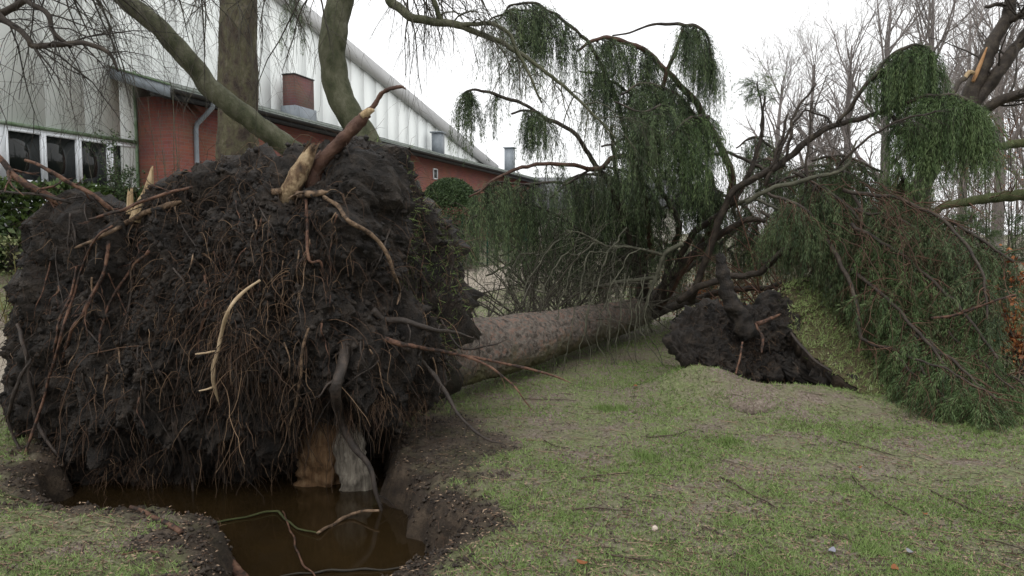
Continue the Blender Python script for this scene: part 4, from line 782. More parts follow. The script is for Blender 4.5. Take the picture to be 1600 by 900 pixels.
# heaped boughs down to the lawn
heap = [([(1200, 300, 8.3, 4), (1260, 330, 8.1, 4), (1300, 380, 8.2, 3), (1335, 430, 8.1, 2)], 44, SPRUCE), ([(1240, 270, 8.5, 4), (1310, 310, 8.3, 4), (1370, 380, 8.0, 3), (1420, 470, 7.5, 2)], 56, SPRUCE), ([(1190, 330, 9.2, 4), (1235, 370, 8.9, 4), (1280, 430, 8.7, 3)], 30, SPRUCE), ([(1320, 300, 8.3, 5), (1400, 310, 7.9, 4.5), (1480, 350, 7.4, 4), (1530, 420, 7, 3.4), (1548, 500, 6.7, 2.4)], 70, SPRUCE), ([(1330, 350, 8.0, 5), (1410, 400, 7.5, 4.5), (1490, 470, 7, 4), (1560, 560, 6.5, 3)], 76, SPRUCE),
        ([(1330, 420, 7.8, 5), (1390, 470, 7.3, 4.5), (1450, 540, 6.8, 4), (1500, 600, 6.35, 3)], 70, SPRUCE), ([(1300, 330, 8.8, 5), (1400, 330, 8.4, 4), (1490, 350, 8, 4), (1585, 410, 7.6, 3)], 60, SPRUCE),
        ([(1370, 490, 7.6, 4), (1410, 530, 7.1, 4), (1450, 590, 6.55, 3), (1480, 630, 6.2, 2)], 56, SPRUCE_G), ([(1400, 500, 7.2, 4), (1470, 550, 6.7, 4), (1530, 600, 6.3, 3), (1575, 640, 6.1, 2)], 62, SPRUCE_G),
        ([(1400, 560, 6.9, 3), (1440, 600, 6.6, 3), (1470, 640, 6.3, 2)], 36, SPRUCE_G), ([(1480, 520, 6.9, 3), (1530, 560, 6.6, 3), (1580, 610, 6.3, 2)], 44, SPRUCE_G), ([(1430, 560, 6.6, 3), (1480, 580, 6.4, 3), (1530, 605, 6.15, 2.5), (1560, 625, 6.0, 2)], 52, SPRUCE_G), ([(1330, 300, 8.7, 4), (1370, 370, 8.3, 4), (1400, 440, 7.9, 4), (1420, 520, 7.4, 3)], 56, SPRUCE),
        ([(1300, 380, 9.2, 4), (1350, 410, 8.7, 3.5), (1400, 460, 8.1, 3), (1430, 540, 7.4, 2)], 46, SPRUCE), ([(1340, 330, 8.2, 4), (1400, 340, 7.8, 3.5), (1460, 380, 7.5, 3), (1510, 460, 7.2, 2)], 56, SPRUCE), ([(1400, 250, 8.4, 4), (1420, 300, 8.2, 3.5), (1450, 360, 7.9, 3)], 46, SPRUCE_G), ([(1530, 560, 6.7, 3), (1580, 590, 6.5, 3), (1640, 630, 6.3, 2)], 40, SPRUCE_G)]
for pts, ns, fl in heap:
    bough(S2, pts, BARK_LIMB, 30, 8, .03, side=(int(ns*1.25), (.15, .6), -.15), tas=(10, (.2, .65)), mm=46, rad=.042, fol=SPRUCE_G if pts[-1][1] > 500 else fl, tas_up=-2.0, bare=9, bare_mat=TWIG_RED, bare_L=(.2, .7), nl=(.028, .055), nw=.0048)
for k in range(30):                                     # red-brown bare switches raking down to the right
    x, y = 1300+rng.uniform(0, 90), 270+rng.uniform(0, 120); a = rng.uniform(.6, 1.25); l = rng.uniform(100, 220); yy = 7.9+rng.uniform(-.4, .4)
    bough(S2, [(x, y, yy, 1.9), (x+math.cos(a)*l*.35+10, y+math.sin(a)*l*.25, yy-.2, 1.7), (x+math.cos(a)*l*.75, y+math.sin(a)*l*.68, yy-.4, 1.3), (x+math.cos(a)*l, y+math.sin(a)*l*1.1, yy-.55, .7)], TWIG_RED, 18, 5, .05, bare=7, bare_mat=TWIG_RED, bare_L=(.15, .5), name='bare_switch')

# ------------------------------------------------------------------ standing trees
stand = thing('standing_spruce', 'upright brown trunk with mossy side standing behind the root plate', 'tree', (*W(375, 400, 10.5)[:2], float(H(*W(375, 400, 10.5)[:2]))))
zb = stand.location.z
P = spline([(stand.location.x-.1, 10.5, zb-.1, .36), (-3.92, 10.5, 1.2, .30), (-3.88, 10.5, 2.6, .275), (-3.80, 10.5, 5, .235), (-3.72, 10.5, 9, .17), (-3.7, 10.5, 14, .05)], 240)
V, f = tubes(P[:, :3], P[:, 3], 60, True); Cc = np.repeat(np.vstack([P[:1], P, P[-1:]])[:, :3], 60, 0); d = nrm(V-Cc+1e-9); V = V+d*(.012*(1-2*np.abs(noise3(V*[13, 13, 8], 91)))+.008*noise3(V*34, 92)+.02*noise3(V*2, 93))[:, None]
mk('trunk', V, f, BARK_STAND, stand)
for pts in ([(395, -40, 10.3, 5), (430, -30, 9.9, 4), (455, -15, 9.6, 3), (465, 5, 9.5, 2)], [(385, -120, 10.4, 5), (300, -110, 9.8, 4), (240, -90, 9.4, 3)]):
    bough(stand, pts, BARK_LIMB, 18, 7, side=(9, (.08, .2), -.5), tas=(6, (.35, .75)), mm=46, rad=.035, side_t=(.7, 1))

def weep(parent, P, R, n1, L1, n2, L2, mat=TWIG, up1=-.8, up2=-1.6, n3=0, L3=(.1, .4), name='twigs', t0=.1, w=.13):
    g = Geo(); a, ra = grow(P, R, n1, t0, 1, (.5, 1.3), L1, .45, K=7, wander=w, up=up1, rmax=.012, rmin=.0025); g.add(*tubes(a, ra, 4), att=.2)
    b, rb = grow(a, ra, n2, .1, 1, (.4, 1.2), L2, .6, K=6, wander=w, up=up2, rmin=.0018); g.add(*tubes(b, rb, 3), att=.4)
    if n3: c, rc = grow(b, rb, n3, .1, .95, (.4, 1.2), L3, .75, K=5, wander=w*1.1, up=up2*.7, rmin=.0013); g.add(*tubes(c, rc, 3), att=.6)
    return g.build(name, mat, parent, kind='stuff')
pb = W(575, 470, 8.0); lean = thing('leaning_tree', 'twin stemmed smooth grey green tree leaning behind the root plate', 'tree', (pb[0], pb[1], float(H(pb[0], pb[1]))))
zz = 365+(EYE-lean.location.z)/8*F
PA, RA = path([(585, zz+10, 8, 32), (592, 330, 8, 28), (584, 260, 8, 26), (566, 214, 8, 24), (545, 178, 8, 22), (527, 135, 8, 22), (519, 90, 8, 22), (521, 45, 8, 22), (534, -5, 8, 21), (560, -90, 8, 19), (610, -220, 8, 15), (640, -400, 8, 8)], 90, .02); RA = RA*.92; mk('stem', *knobby(PA, RA, 24, .07, 5), BARK_SMOOTH, lean)
PB, RB = path([(590, zz, 7.95, 26), (560, 300, 7.9, 22), (505, 262, 7.8, 20), (465, 240, 7.7, 19), (412, 202, 7.6, 18.5), (357, 162, 7.5, 18), (328, 137, 7.45, 18), (306, 108, 7.4, 17.5), (255, 50, 7.3, 17), (195, -2, 7.2, 16), (110, -70, 7.1, 14), (10, -140, 7, 10)], 90, .02); RB = RB*.86; mk('stem', *knobby(PB, RB, 24, .08, 5), BARK_SMOOTH, lean)
PC, RC = path([(575, -110, 8, 9), (600, -30, 7.9, 8), (618, 8, 7.8, 7), (650, 28, 7.7, 6.5), (690, 35, 7.6, 6), (732, 43, 7.5, 5), (762, 56, 7.5, 4.2), (800, 78, 7.5, 3.6), (850, 110, 7.4, 3), (900, 152, 7.3, 2.4), (962, 215, 7.2, 1.5)], 60, .03); br = mk('branch', *knobby(PC, RC, 10, .12, 9), BARK_SMOOTH, lean); weep(br, PC, RC, 15, (.3, .8), 6, (.3, 1.0), BARK_GREYG, n3=3, L3=(.1, .35), t0=.25)
PC2, RC2 = path([(690, 35, 7.6, 4), (675, -5, 7.6, 4), (640, -50, 7.7, 5)], 14, .02); mk('branch', *knobby(PC2, RC2, 8, .12, 9), BARK_SMOOTH, lean)
PC3, RC3 = path([(720, 40, 7.5, 3.6), (745, 35, 7.4, 3.4), (785, 45, 7.3, 3), (810, 85, 7.3, 2.6), (845, 160, 7.2, 1.6)], 24, .03); br = mk('branch', *knobby(PC3, RC3, 8, .12, 9), BARK_SMOOTH, lean); weep(br, PC3, RC3, 6, (.2, .5), 4, (.2, .6), BARK_GREYG)
for pts, n1 in (([(560, -90, 7.9, 6), (620, -70, 7.4, 4.5), (690, -60, 7.1, 3.5), (760, -60, 6.9, 2.5)], 14), ([(110, -70, 7.1, 7), (200, -75, 6.9, 5), (290, -60, 6.8, 4), (360, -40, 6.8, 3)], 16), ([(540, -30, 8, 5), (500, -30, 7.6, 4), (450, -25, 7.3, 3), (400, -10, 7.1, 2)], 10), ([(60, -110, 7, 7), (60, -60, 6.6, 5), (130, -30, 6.4, 4), (210, -25, 6.3, 3)], 14), ([(570, -60, 8, 5), (620, -30, 8.2, 4), (660, -20, 8.4, 3), (720, -10, 8.5, 2)], 10)):
    Pq, Rq = path(pts, 30, .03); br = mk('branch', *knobby(Pq, Rq, 8, .12, 9), BARK_LIMB, lean); weep(br, Pq, Rq, n1+4, (.6, 1.4), 6, (.4, 1.1), TWIG, n3=2, L3=(.12, .5), up1=-.8, up2=-.9)
wl = W(-140, 400, 6.4); weepT = thing('weeping_tree', 'bare dark tree reaching in with drooping twigs at the top left corner', 'tree', (wl[0], wl[1], float(H(wl[0], wl[1]))))
PT, RT = path([(-140, 720, 6.4, 40), (-150, 400, 6.4, 34), (-135, 100, 6.4, 28), (-110, -150, 6.4, 22), (-60, -400, 6.4, 12)], 60, .03); mk('trunk', *knobby(PT, RT, 22, .1, 6), BARK_LIMB, weepT)
for pts, n1 in (([(-135, 90, 6.4, 10), (-70, 62, 6.3, 8), (-20, 40, 6.2, 6.5), (10, 20, 6.1, 5.5), (60, -15, 6, 4)], 7), ([(-120, -20, 6.4, 7), (-50, -10, 6.2, 5), (0, 24, 6, 4.5), (22, 40, 5.95, 4.5), (44, 63, 5.9, 4.5), (54, 72, 5.9, 4.5), (110, 67, 5.85, 4), (143, 72, 5.8, 3.5), (170, 86, 5.8, 3), (183, 112, 5.8, 2)], 15), ([(-90, -120, 6.4, 7), (0, -40, 6.2, 5), (43, 0, 6, 4.2), (73, 24, 5.95, 4), (84, 50, 5.9, 3.5), (110, 74, 5.9, 3)], 12), ([(-115, -120, 6.4, 6), (-20, -70, 6.6, 5), (60, -45, 6.7, 4), (150, -35, 6.8, 3)], 14)):
    Pq, Rq = path(pts, 40, .02); br = mk('branch', *knobby(Pq, Rq, 8, .12, 9), BARK_LIMB, weepT); weep(br, Pq, Rq*.75, n1, (.4, 1.2), 5, (.3, .9), TWIG_DARK, n3=2, L3=(.1, .45), up1=-.4, up2=-.7)

# split tree on the right and the mossy limbs
ps_ = W(1400, 430, 12); split = thing('split_tree', 'dark forked tree with an orange split down one limb at the upper right', 'tree', (ps_[0], ps_[1], float(H(ps_[0], ps_[1]))))
zz = 365+(EYE-split.location.z)/12*F
for nm, pts in (('trunk', [(1400, zz+5, 12, 20), (1408, 430, 12, 18), (1440, 290, 12, 15), (1484, 210, 12, 13), (1508, 168, 12, 12.5), (1523, 133, 12, 12), (1540, 93, 12, 11), (1553, 63, 12, 10), (1573, 28, 12, 9), (1581, -10, 12, 8), (1590, -120, 12, 5)]), ('limb', [(1510, 172, 12.05, 11), (1532, 150, 12, 10), (1560, 113, 11.9, 9.5), (1583, 80, 11.9, 9), (1605, 50, 11.9, 8), (1680, -60, 11.9, 6)]), ('limb', [(1512, 190, 12, 8), (1537, 173, 11.8, 7.5), (1567, 155, 11.6, 7.5), (1605, 142, 11.4, 7), (1700, 115, 11, 5)]), ('torn_limb', [(1485, 150, 11.6, 2.5), (1497, 132, 11.7, 4), (1512, 117, 11.8, 4), (1520, 112, 11.85, 4)]), ('limb', [(1573, 34, 12, 5), (1590, 26, 11.8, 4.5), (1620, 15, 11.6, 4)]), ('limb', [(1540, 10, 12, 2.5), (1565, 8, 12, 3), (1578, 14, 12, 3)])):
    Pq, Rq = path(pts, 50, .03); o = mk(nm, *knobby(Pq, Rq, 14, .1, 8), BARK_LIMB, split)
    if nm == 'limb':
        a, ra = grow(Pq, Rq, 8, .3, 1, (.4, 1.2), (.5, 1.4), .35, K=7, wander=.16, up=.2, rmax=.02); b, rb = grow(a, ra, 6, .2, 1, (.4, 1), (.2, .7), .5, K=6, wander=.18, up=.1); gg = Geo(); gg.add(*tubes(a, ra, 5)); gg.add(*tubes(b, rb, 3)); gg.build('twigs', TWIG_DARK, o, kind='stuff')
V, f = tubes(*path([(1520, 128, 11.87, 2.5), (1527, 112, 11.86, 3.2), (1535, 92, 11.87, 2.5), (1542, 74, 11.89, 1)], 14), 8, True); mk('split_wood', V, f, M('split_orange', [(.25, .12, .05), (.45, .27, .13)], 9, .7, .5, 30), split)
V, f = tubes(*path([(1506, 124, 11.74, 3), (1514, 113, 11.76, 3.4), (1521, 114, 11.8, 3)], 8), 7, True); mk('split_wood', V, f, WOOD_PALE, split)
pm = W(1720, 400, 11); mossy = thing('mossy_tree', 'tree beyond the right edge with green mossy limbs reaching into view', 'tree', (pm[0], pm[1], float(H(pm[0], pm[1]))))
for nm, pts in (('trunk', [(1720, 520, 11, 36), (1716, 300, 11, 30), (1712, 100, 11, 26), (1705, -200, 11, 18)]), ('limb', [(1716, 270, 11, 14), (1660, 292, 10.8, 11), (1600, 303, 10.5, 9), (1535, 311, 10.2, 7.5), (1480, 320, 10, 6), (1455, 332, 9.9, 4)]), ('limb', [(1714, 190, 11, 12), (1650, 210, 10.8, 9), (1600, 222, 10.6, 7), (1548, 231, 10.4, 5), (1500, 240, 10.2, 3)])):
    Pq, Rq = path(pts, 50, .03); o = mk(nm, *knobby(Pq, Rq, 14, .18, 14), MOSS if nm == 'limb' else BARK_LIMB, mossy)
    if nm == 'limb':
        a, ra = grow(Pq, Rq, 14, .3, 1, (.6, 1.4), (.3, .9), .25, K=7, wander=.18, up=.1, rmax=.01); b, rb = grow(a, ra, 5, .2, 1, (.4, 1), (.2, .5), .5, K=6, wander=.18); gg = Geo(); gg.add(*tubes(a, ra, 4)); gg.add(*tubes(b, rb, 3)); gg.build('twigs', TWIG_RED, o, kind='stuff')

# bare trees behind
def bare_tree(px, Y, htop, r, label, n=(9, 9, 7), spread=(.35, .9), mat=TWIG_HAZED, group=None, lean=0, leaf=None, nleaf=0, name='bare_tree', up=.25, rmin=.009, t0=.25):
    p = W(px, 400, Y); z = float(H(p[0], p[1])); h = float(W(px, htop, Y)[2])-z; t = thing(name, label, 'tree', (p[0], p[1], z), group=group)
    Pq = spline([(p[0], p[1], z-.2, r), (p[0]+lean*.2, p[1], z+h*.3, r*.8), (p[0]+lean*.6+rng.normal(0, .2), p[1], z+h*.6, r*.5), (p[0]+lean, p[1], z+h*.88, r*.15)], 24)
    mk('trunk', *knobby(Pq[:, :3], Pq[:, 3], 12, .1, 3), mat, t); g = Geo(); P, R = Pq[None, :, :3], Pq[None, :, 3]; Ls = [(h*.28, h*.5), (h*.12, h*.27), (h*.05, h*.13)]
    for k, nn in enumerate(n):
        P, R = grow(P, R, nn, t0 if k == 0 else .15, 1, spread, Ls[k], .55, K=7 if k == 0 else (5 if k == 1 else 3), wander=.12, up=up*(1 if k < 2 else .3), rmin=rmin, tfall=.45 if k == 0 else .2); g.add(*tubes(P, R, 5 if k == 0 else 3), att=.3+.15*k)
    g.build('crown', mat, t, kind='stuff')
    if nleaf:
        ii = rng.integers(0, len(P), nleaf); C = P[ii, rng.integers(1, P.shape[1], nleaf)]+rng.normal(0, leaf*.4, (nleaf, 3)); V, f, at = leaves(C, leaf, asp=.6, droop=.3); mk('leaves', V, f, LEAF_COPPER, t, False, {'tint': at}, kind='stuff')
    return t
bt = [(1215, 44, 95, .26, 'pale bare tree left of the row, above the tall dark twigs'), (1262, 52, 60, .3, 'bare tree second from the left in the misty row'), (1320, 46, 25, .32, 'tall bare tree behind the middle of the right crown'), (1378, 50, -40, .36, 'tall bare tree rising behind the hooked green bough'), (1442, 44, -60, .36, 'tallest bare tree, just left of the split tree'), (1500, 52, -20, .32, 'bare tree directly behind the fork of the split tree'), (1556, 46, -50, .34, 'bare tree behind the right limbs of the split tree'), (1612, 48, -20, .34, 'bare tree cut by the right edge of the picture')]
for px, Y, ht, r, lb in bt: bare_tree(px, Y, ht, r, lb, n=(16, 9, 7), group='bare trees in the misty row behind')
# brushwood beyond the lawn, one mass
g = Geo(); n_ = 250; bxs = rng.uniform(1150, 1750, n_); bY = rng.uniform(22, 60, n_); pz = W(bxs, np.full(n_, 400.), bY); z0 = H(pz[:, 0], pz[:, 1]); hh = rng.uniform(1.5, 4.5, n_)*(1+2.0*sstep(1380, 1580, bxs))
P = np.stack([np.stack([pz[:, 0], pz[:, 1], z0], -1), np.stack([pz[:, 0]+rng.normal(0, .3, n_), pz[:, 1], z0+hh*.5], -1), np.stack([pz[:, 0]+rng.normal(0, .6, n_), pz[:, 1], z0+hh], -1)], 1); R = np.repeat([[.022, .016, .006]], n_, 0)
g.add(*tubes(P, R, 4)); a, ra = grow(P, R, 11, .05, 1, (.3, 1.1), (.9, 2.6), .5, K=4, wander=.14, up=.4, rmin=.011); g.add(*tubes(a, ra, 3)); b, rb = grow(a, ra, 5, .1, 1, (.3, 1), (.3, .9), .6, K=3, wander=.16, rmin=.009); g.add(*tubes(b, rb, 3))
o = g.build('brushwood', M('brush_brown', [(.10, .08, .07), (.16, .135, .12), (.22, .19, .175)], .4, .9), None, kind='stuff'); tag(o, 'brown leafless undergrowth massed far behind the fallen trees', 'undergrowth')
# copper beeches keeping their leaves
def beech(px, py0, py1, Y, w, nl, label, nst=10, leaf=.055):
    p = W(px, 400, Y); z = float(H(p[0], p[1])); top = float(W(px, py0, Y)[2]); t = thing('beech_sapling', label, 'shrub', (p[0], p[1], z), group='copper leaved young beeches')
    base = np.column_stack([rng.normal(0, w*.25, nst)+p[0], rng.normal(0, .15, nst)+p[1], np.full(nst, z-.05)]); tip = base+np.column_stack([rng.normal(0, w*.5, nst), rng.normal(0, .3, nst), (top-z)*rng.uniform(.7, 1.05, nst)]); tt = np.linspace(0, 1, 8)[None, :, None]; P = base[:, None]*(1-tt)+tip[:, None]*tt; R = np.linspace(.016, .004, 8)[None].repeat(nst, 0)
    g = Geo(); g.add(*tubes(P, R, 5)); a, ra = grow(P, R, 12, .2, 1, (.6, 1.4), (.2, .6), .5, K=6, wander=.14, up=.1); g.add(*tubes(a, ra, 3)); b, rb = grow(a, ra, 4, .2, 1, (.4, 1), (.08, .25), .6, K=4, wander=.14); g.add(*tubes(b, rb, 3)); g.build('stems', TWIG_DARK, t)
    low = float(W(px, py1, Y)[2]); C = np.concatenate([a.reshape(-1, 3), b.reshape(-1, 3)]); C = C[C[:, 2] > low]; C = C[rng.integers(0, len(C), nl)]+rng.normal(0, .02, (nl, 3)); V, f, at = leaves(C, leaf, droop=.5); mk('leaves', V, f, LEAF_COPPER, t, False, {'tint': at}, kind='stuff')
beech(1592, 455, 590, 7.4, .42, 2200, 'copper leaved young beech at the right edge beside the green heap')
beech(1060, 440, 520, 13.2, 1.2, 700, 'copper leaved young beech behind the fallen trunk'); beech(1190, 425, 510, 13.6, 1.4, 1500, 'copper leaved young beech behind the torn dark root')
beech(1590, 90, 330, 14.5, 1.6, 260, 'tall thin beech with scattered copper leaves at the right edge', 14)
# young spruce at the right edge
def young_spruce(px, Y, top, r, label):
    p = W(px, 400, Y); z = float(H(p[0], p[1])); h = float(W(px, top, Y)[2])-z; t = thing('young_spruce', label, 'tree', (p[0], p[1], z))
    P = np.array([[p[0], p[1], z+h*k] for k in np.linspace(0, 1, 12)]); R = np.linspace(.06, .008, 12); mk('trunk', *tubes(P, R, 8), BARK_LIMB, t)
    a, ra = grow(P, R, 90, .08, .97, (1.2, 1.7), (r*.7, r*1.1), .3, K=7, wander=.06, up=-.15, tfall=.75, rmax=.012); b, rb = grow(a, ra, 9, .2, 1, (.5, 1), (.12, .35), .5, K=5, wander=.06, up=-.5, tfall=.4)
    g = Geo(); g.add(*tubes(a, ra, 4)); g.add(*tubes(b, rb, 3)); g.build('branches', TWIG_DARK, t); g = Geo(); g.add(*needles(b, 46, .03, (.02, .038), .006)); g.add(*needles(a, 46, .03, (.02, .038), .006)); g.build('crown', SPRUCE_G, t, False, kind='stuff')
young_spruce(1640, 9.6, 250, 1.15, 'young spruce with level green fronds at the right edge')
young_spruce(1515, 13.5, 330, 1.4, 'dark young spruce half hidden behind the heaped boughs')
# crushed shrubs behind the trunk
def tangle(px, Y, py_top, w, label, nst=26, mat=TWIG):
    p = W(px, 450, Y); z = float(H(p[0], p[1])); h = float(W(px, py_top, Y)[2])-z; t = thing('crushed_shrub', label, 'shrub', (p[0], p[1], z)); nb = np.column_stack([rng.uniform(-w, w, nst)*.7+p[0], rng.normal(0, .35, nst)+p[1], np.full(nst, z-.05)])
    P, R = grow(np.stack([nb, nb+[0, 0, .2]], 1), np.full((nst, 2), .014), 2, .5, 1, (.2, 1.1), (h*.8, h*1.4), 1, K=9, wander=.16, up=-.5); g = Geo(); g.add(*tubes(P, R, 5)); a, ra = grow(P, R, 8, .2, 1, (.4, 1.2), (.25, .8), .5, K=7, wander=.18, up=-.5); g.add(*tubes(a, ra, 3)); b, rb = grow(a, ra, 4, .2, 1, (.4, 1.), (.1, .35), .6, K=5, wander=.18, up=-.4); g.add(*tubes(b, rb, 3)); g.build('twigs', mat, t)
tangle(800, 10.0, 330, .8, 'tangle of grey twigs heaped behind the trunk next to the root plate'); tangle(890, 10.8, 330, .9, 'crushed grey shrub behind the middle of the fallen trunk'); tangle(1240, 10.5, 300, 1.0, 'crushed brown shrub behind the torn turf', mat=TWIG_RED)

# ------------------------------------------------------------------ lawn: grass, litter, sticks
def scatter(n, y0, y1, pw=1.6, margin=1.12):
    u = rng.uniform(0, 1, n); y = (y0**(1-pw)+u*(y1**(1-pw)-y0**(1-pw)))**(1/(1-pw)); x = rng.uniform(-1, 1, n)*y*800/F*margin; return x, y
x, y = scatter(380000, 3.0, 20, 1.5); z, s_ = H(x, y, True)
dens = .56+.95*fbm(np.stack([x*1.1, y*1.1, 0*x], -1), 4, 101)+.35*noise3(np.stack([x*7, y*7, 0*x], -1), 105)
onpath = np.abs(((x-pc[0])*Nv[0]+(y-pc[1])*Nv[1])-1.15) < 1.2
keep = (rng.uniform(0, 1, len(x)) < np.clip(dens, .1, 1)) & (s_ < .35+.2*rng.uniform(-1, 1, len(x))) & ~onpath; x, y, z, dens = x[keep], y[keep], z[keep], dens[keep]
n_ = len(x); C = np.column_stack([x, y, z-.004]); d = nrm(np.column_stack([rng.normal(0, .75, n_), rng.normal(0, .75, n_), np.full(n_, .75)])); w_ = .0016+.00042*y; s3 = nrm(np.cross(d, rng.normal(size=(n_, 3))))*w_[:, None]
l = rng.uniform(.012, .042, n_)*(.7+.6*np.clip(dens, 0, 1))*(1+.03*y); tint = np.clip(rng.uniform(0, 1, n_)*.62+.34*(1-np.clip(dens, 0, 1.2)), 0, 1)
o = mk('grass', np.stack([C-s3, C+s3, C+d*l[:, None]], 1), np.arange(n_*3).reshape(-1, 3), GRASS, None, False, {'tint': np.repeat(tint, 3)}, kind='stuff'); tag(o, 'short patchy green grass of the littered lawn', 'grass')
x, y = scatter(40000, 3.0, 16, 1.6); z, s_ = H(x, y, True); k = (s_ < 1.1) & (z > WATER_Z+.15); C = np.column_stack([x, y, z+.006])[k]
V, f, at = leaves(C, .024, flat=.85, asp=.4); o = mk('leaf_litter', V, f, LITTER, None, False, {'tint': at}, kind='stuff'); tag(o, 'brown needles and leaf scraps strewn over the lawn', 'litter')
x, y = scatter(4200, 3.0, 15, 1.7); z, s_ = H(x, y, True); th = rng.normal(.55, .7, len(x))*-1; L = rng.uniform(.03, .16, len(x)); t5 = np.linspace(-.5, .5, 3)
P = np.stack([x[:, None]+np.cos(th)[:, None]*L[:, None]*t5, y[:, None]+np.sin(th)[:, None]*L[:, None]*t5], -1); P = P+rng.normal(0, .004, P.shape); P = np.concatenate([P, (H(P[..., 0], P[..., 1])+.008)[..., None]], -1); P = P[(s_ < .3)]
g = Geo(); g.add(*tubes(P, np.full(P.shape[:2], .0018)*rng.uniform(.6, 1.4, (len(P), 1)), 3)); o = g.build('needle_straw', LITTER, None, kind='stuff'); tag(o, 'thin straw and dead needle twigs scattered on the lawn', 'litter')
STICK = M('stick_dark', [(.03, .022, .016), (.07, .05, .036), (.11, .08, .06)], 12, .8, .3, 60)
def ground_path(pts, n=16, lift=.01):
    """pts photo px on the lawn -> world points lying on the ground"""
    out = []
    for px, py in pts:
        Yv = EYE/max((py-365)/F, .02)
        for _ in range(12):
            p = W(px, py, Yv); Yv = Yv*(EYE-float(H(p[0], p[1])))/(EYE-p[2])
        out.append(W(px, py, Yv))
    P = spline(out, n); P[:, 2] = H(P[:, 0], P[:, 1])+lift; return P
for k, (a, b, lb) in enumerate((((1330, 745), (1420, 808), 'long dark twig in the middle right of the lawn'), ((1455, 770), (1600, 830), 'longest dark twig running to the right edge of the lawn'), ((1125, 748), (1215, 798), 'dark twig left of the middle, slanting down to the right'), ((905, 750), (985, 742), 'level twig on the lawn right of the crater'), ((1010, 685), (1080, 672), 'short twig just below the torn turf'), ((850, 690), (890, 702), 'short black twig near the tip of the longest hanging root'), ((895, 800), (990, 802), 'level reddish twig above the pale pebble'), ((1270, 830), (1360, 862), 'twig ending at the bright grass tuft'), ((1530, 845), (1600, 862), 'dark twig in the lower right corner'), ((1310, 690), (1400, 715), 'dark twig below the heaped green boughs'), ((820, 625), (900, 628), 'twig lying along the foot of the fallen trunk'), ((950, 870), (1050, 884), 'twig at the bottom edge below the pebble'))):
    m_ = ((a[0]+b[0])/2+rng.normal(0, 5), (a[1]+b[1])/2+rng.normal(0, 3)); P = ground_path([a, m_, b], 12, .012); R = np.linspace(.0055, .003, 12)*rng.uniform(.7, 1.2); g = Geo(); g.add(*knobby(P, R, 6, .2, 30)); aa, ra = grow(P, R, 3, .2, .9, (.4, .9), (.05, .14), .5, K=4, wander=.1); aa[..., 2] = np.maximum(H(aa[..., 0], aa[..., 1])+.006, np.minimum(aa[..., 2], H(aa[..., 0], aa[..., 1])+.03)); g.add(*tubes(aa, ra, 4))
    tag(g.build('fallen_twig', STICK), lb, 'twig', 'twigs strewn on the lawn')
# pit sticks, bank root
def stick(name, pts, mat, label, cat='stick', wob=.01, n=28, wet=True):
    pts = [(a, b, (EYE-WATER_Z-.012-(.06 if k == len(pts)-1 and name == 'floating_stick' else 0))*(cp-(b-450)/F*sp)/(sp+(b-450)/F*cp), r) if wet else (a, b, c, r) for k, (a, b, c, r) in enumerate(pts)]
    P, R = path(pts, n, wob*2); return tag(mk(name, *knobby(P, R*.6, 8, .35, 26), mat), label, cat)
stick('floating_stick', [(495, 836, 4.75, 4), (545, 806, 4.95, 4.5), (592, 797, 5.05, 3.5)], ROOT_TAN, 'orange brown stick slanting out of the muddy water')
stick('green_branch', [(225, 800, 4.9, 2.5), (300, 818, 4.85, 2.6), (380, 808, 4.88, 2.6), (430, 799, 4.92, 3), (460, 824, 4.78, 2.6), (500, 834, 4.72, 2)], MOSS, 'thin greenish branch trailing across the muddy pool', 'branch')
stick('orange_root', [(440, 795, 4.85, 2), (452, 825, 4.7, 2.4), (468, 868, 4.45, 2.6), (492, 905, 4.2, 2.4)], ROOT_RED, 'thin orange root dipping into the pool near the bottom edge', 'root')
stick('grey_branch', [(440, 900, 4.12, 2), (520, 891, 4.16, 3), (590, 888, 4.18, 3), (645, 883, 4.2, 2)], TWIG, 'pale grey twig lying in the pool at the bottom edge', 'twig')
for nm, pp, r0, m_, lb, ct in (('exposed_root', [(205, 800), (235, 812), (268, 826), (300, 845)], .022, ROOT_RED, 'thick red brown root lying on the near bank by the pool', 'root'), ('exposed_root', [(190, 868), (225, 862), (262, 868)], .008, ROOT_RED, 'thin red root lying across the near bank beside the thick one', 'root'), ('green_branch', [(-20, 768), (50, 790), (95, 803)], .014, MOSS, 'short greenish stick at the left end of the near bank', 'stick')):
    P = ground_path(pp, 30, r0*.7); P[:, 2] = np.maximum(P[:, 2], WATER_Z-.01); tag(mk(nm, *knobby(spline(P[::6], 30), np.linspace(r0*.5, r0*.75, 30), 10, .15, 16), m_), lb, ct)
P, R = path([(285, 832, 4.5, 6), (325, 855, 4.25, 9), (355, 878, 4.1, 9), (388, 912, 3.92, 8)], 30, .02); tag(mk('exposed_root', *knobby(P, R, 12, .3, 16), ROOT_RED), 'forked red brown root bridging the bank edge at the bottom of the pool', 'root')
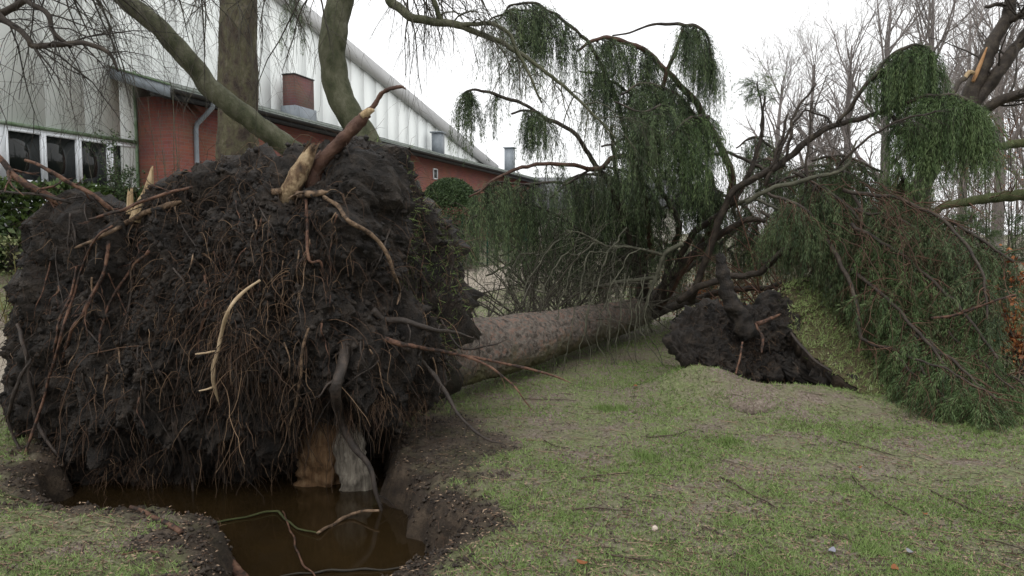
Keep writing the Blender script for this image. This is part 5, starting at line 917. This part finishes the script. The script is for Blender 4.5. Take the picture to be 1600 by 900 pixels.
# a stone, leaves one can point to
P = ground_path([(1023, 829), (1024, 829)], 2, .012)[0]; V = nrm(rng.normal(size=(60, 3))); 
import bmesh
def pebble(p, r, mat, name, label, cat):
    bm = bmesh.new(); bmesh.ops.create_icosphere(bm, subdivisions=2, radius=1); me = bpy.data.meshes.new(name); 
    for v in bm.verts: v.co = Vector(v.co)*(1+.25*float(noise3(np.array(v.co)*1.3+p[0])))
    for v in bm.verts: v.co = Vector((v.co.x*r[0]+p[0], v.co.y*r[1]+p[1], v.co.z*r[2]+p[2]))
    bm.to_mesh(me); bm.free(); me.materials.append(mat); o = bpy.data.objects.new(name, me); COL.objects.link(o); tag(o, label, cat)
pebble(P, (.017, .014, .016), M('pale_stone', [(.4, .33, .27), (.52, .45, .38)], 20, .8), 'pebble', 'small pale pebble on the lawn near the bottom', 'stone')
for (px, py), m_, lb, sz in (((1300, 866), M('grey_leaf', [(.16, .16, .19), (.24, .24, .28)], 9, .6), 'large grey dead leaf lying on the lawn near the bottom', .06), ((1422, 868), M('grey_leaf2', [(.15, .15, .16), (.22, .22, .23)], 9, .6), 'grey dead leaf right of the bright grass tuft', .05), ((1343, 735), LEAF_COPPER, 'orange leaf in the middle of the lawn', .035), ((1445, 808), LEAF_COPPER, 'orange leaf on the right part of the lawn', .03), ((1398, 894), LEAF_COPPER, 'brown leaf at the bottom edge of the lawn', .06), ((910, 885), LEAF_COPPER, 'upright orange leaf scrap at the bottom of the lawn', .06), ((993, 606), LEAF_COPPER, 'tan leaf lying on the grass before the trunk', .07)):
    p = ground_path([(px, py), (px+1, py)], 2, .022)[0]; a = np.linspace(0, 2*math.pi, 13)[:-1]; th = rng.uniform(0, 3); lx = np.cos(a)*sz*(1+.1*np.cos(3*a)); ly = np.sin(a)*sz*.55
    lx, ly = lx*.5, ly*.5; top = np.column_stack([p[0]+lx*math.cos(th)-ly*math.sin(th), p[1]+lx*math.sin(th)+ly*math.cos(th), p[2]+.004*np.cos(2*a)+.002]); V = np.vstack([[p], top]); i = np.arange(12); f = np.stack([np.zeros(12, int), 1+i, 1+(i+1) % 12], -1)
    V = np.vstack([V, V-[0, 0, .0015]]); tag(mk('fallen_leaf', V, np.concatenate([f, f[:, ::-1]+13]), m_), lb, 'leaf')
# bright tufts
for px, py in ((1362, 862), (1010, 715), (945, 640), (970, 640), (1140, 690)):
    p = ground_path([(px, py), (px+1, py)], 2, 0)[0]; n_ = 260; C = p+np.column_stack([rng.normal(0, .05, n_), rng.normal(0, .05, n_), np.zeros(n_)]); C[:, 2] = H(C[:, 0], C[:, 1])-.004; d = nrm(np.column_stack([rng.normal(0, .5, (n_, 2)), np.full(n_, 1)])); s3 = nrm(np.cross(d, rng.normal(size=(n_, 3))))*.003; l = rng.uniform(.03, .075, n_)[:, None]
    tag(mk('grass_tuft', np.stack([C-s3, C+s3, C+d*l], 1), np.arange(n_*3).reshape(-1, 3), GRASS, None, False, {'tint': np.repeat(rng.uniform(0, .6, n_), 3)}, kind='stuff'), 'brighter longer tuft of grass on the lawn', 'grass', 'bright grass tufts')

# crumbs of earth round the crater and on the torn ground
x, y = scatter(60000, 3.0, 8.5, 1.2); z, s_ = H(x, y, True); k = (s_ > .35) & (z > WATER_Z); C = np.column_stack([x, y, z])[k][:12000]
sz = .003+.017*rng.uniform(0, 1, len(C))**3; V = (C[:, None]+ico[None]*sz[:, None, None]*rng.uniform(.6, 1.3, (len(C), 5, 1))).reshape(-1, 3)
o = mk('soil_crumbs', V, (np.arange(len(C))[:, None, None]*5+icf[None]).reshape(-1, 3), SOIL2, None, False, kind='stuff'); tag(o, 'loose dark crumbs of earth around the water filled crater', 'soil')
k = rng.integers(0, len(C), 1200); a, ra = hang(C[k], np.repeat([[0, 0, 1.]], 1200, 0), (.03, .18), 6, (.001, .0022), out=.4, grav=.8, wander=.35); a[..., 2] = np.maximum(a[..., 2], H(a[..., 0], a[..., 1])-.005); V, f = tubes(a, ra, 3)
g = Geo(); g.add(V, f, np.repeat(rng.uniform(0, 1, 1200), 18)); o = g.build('loose_rootlets', FIBRE, None, kind='stuff'); tag(o, 'broken hair roots lying on the bare earth by the crater', 'roots')
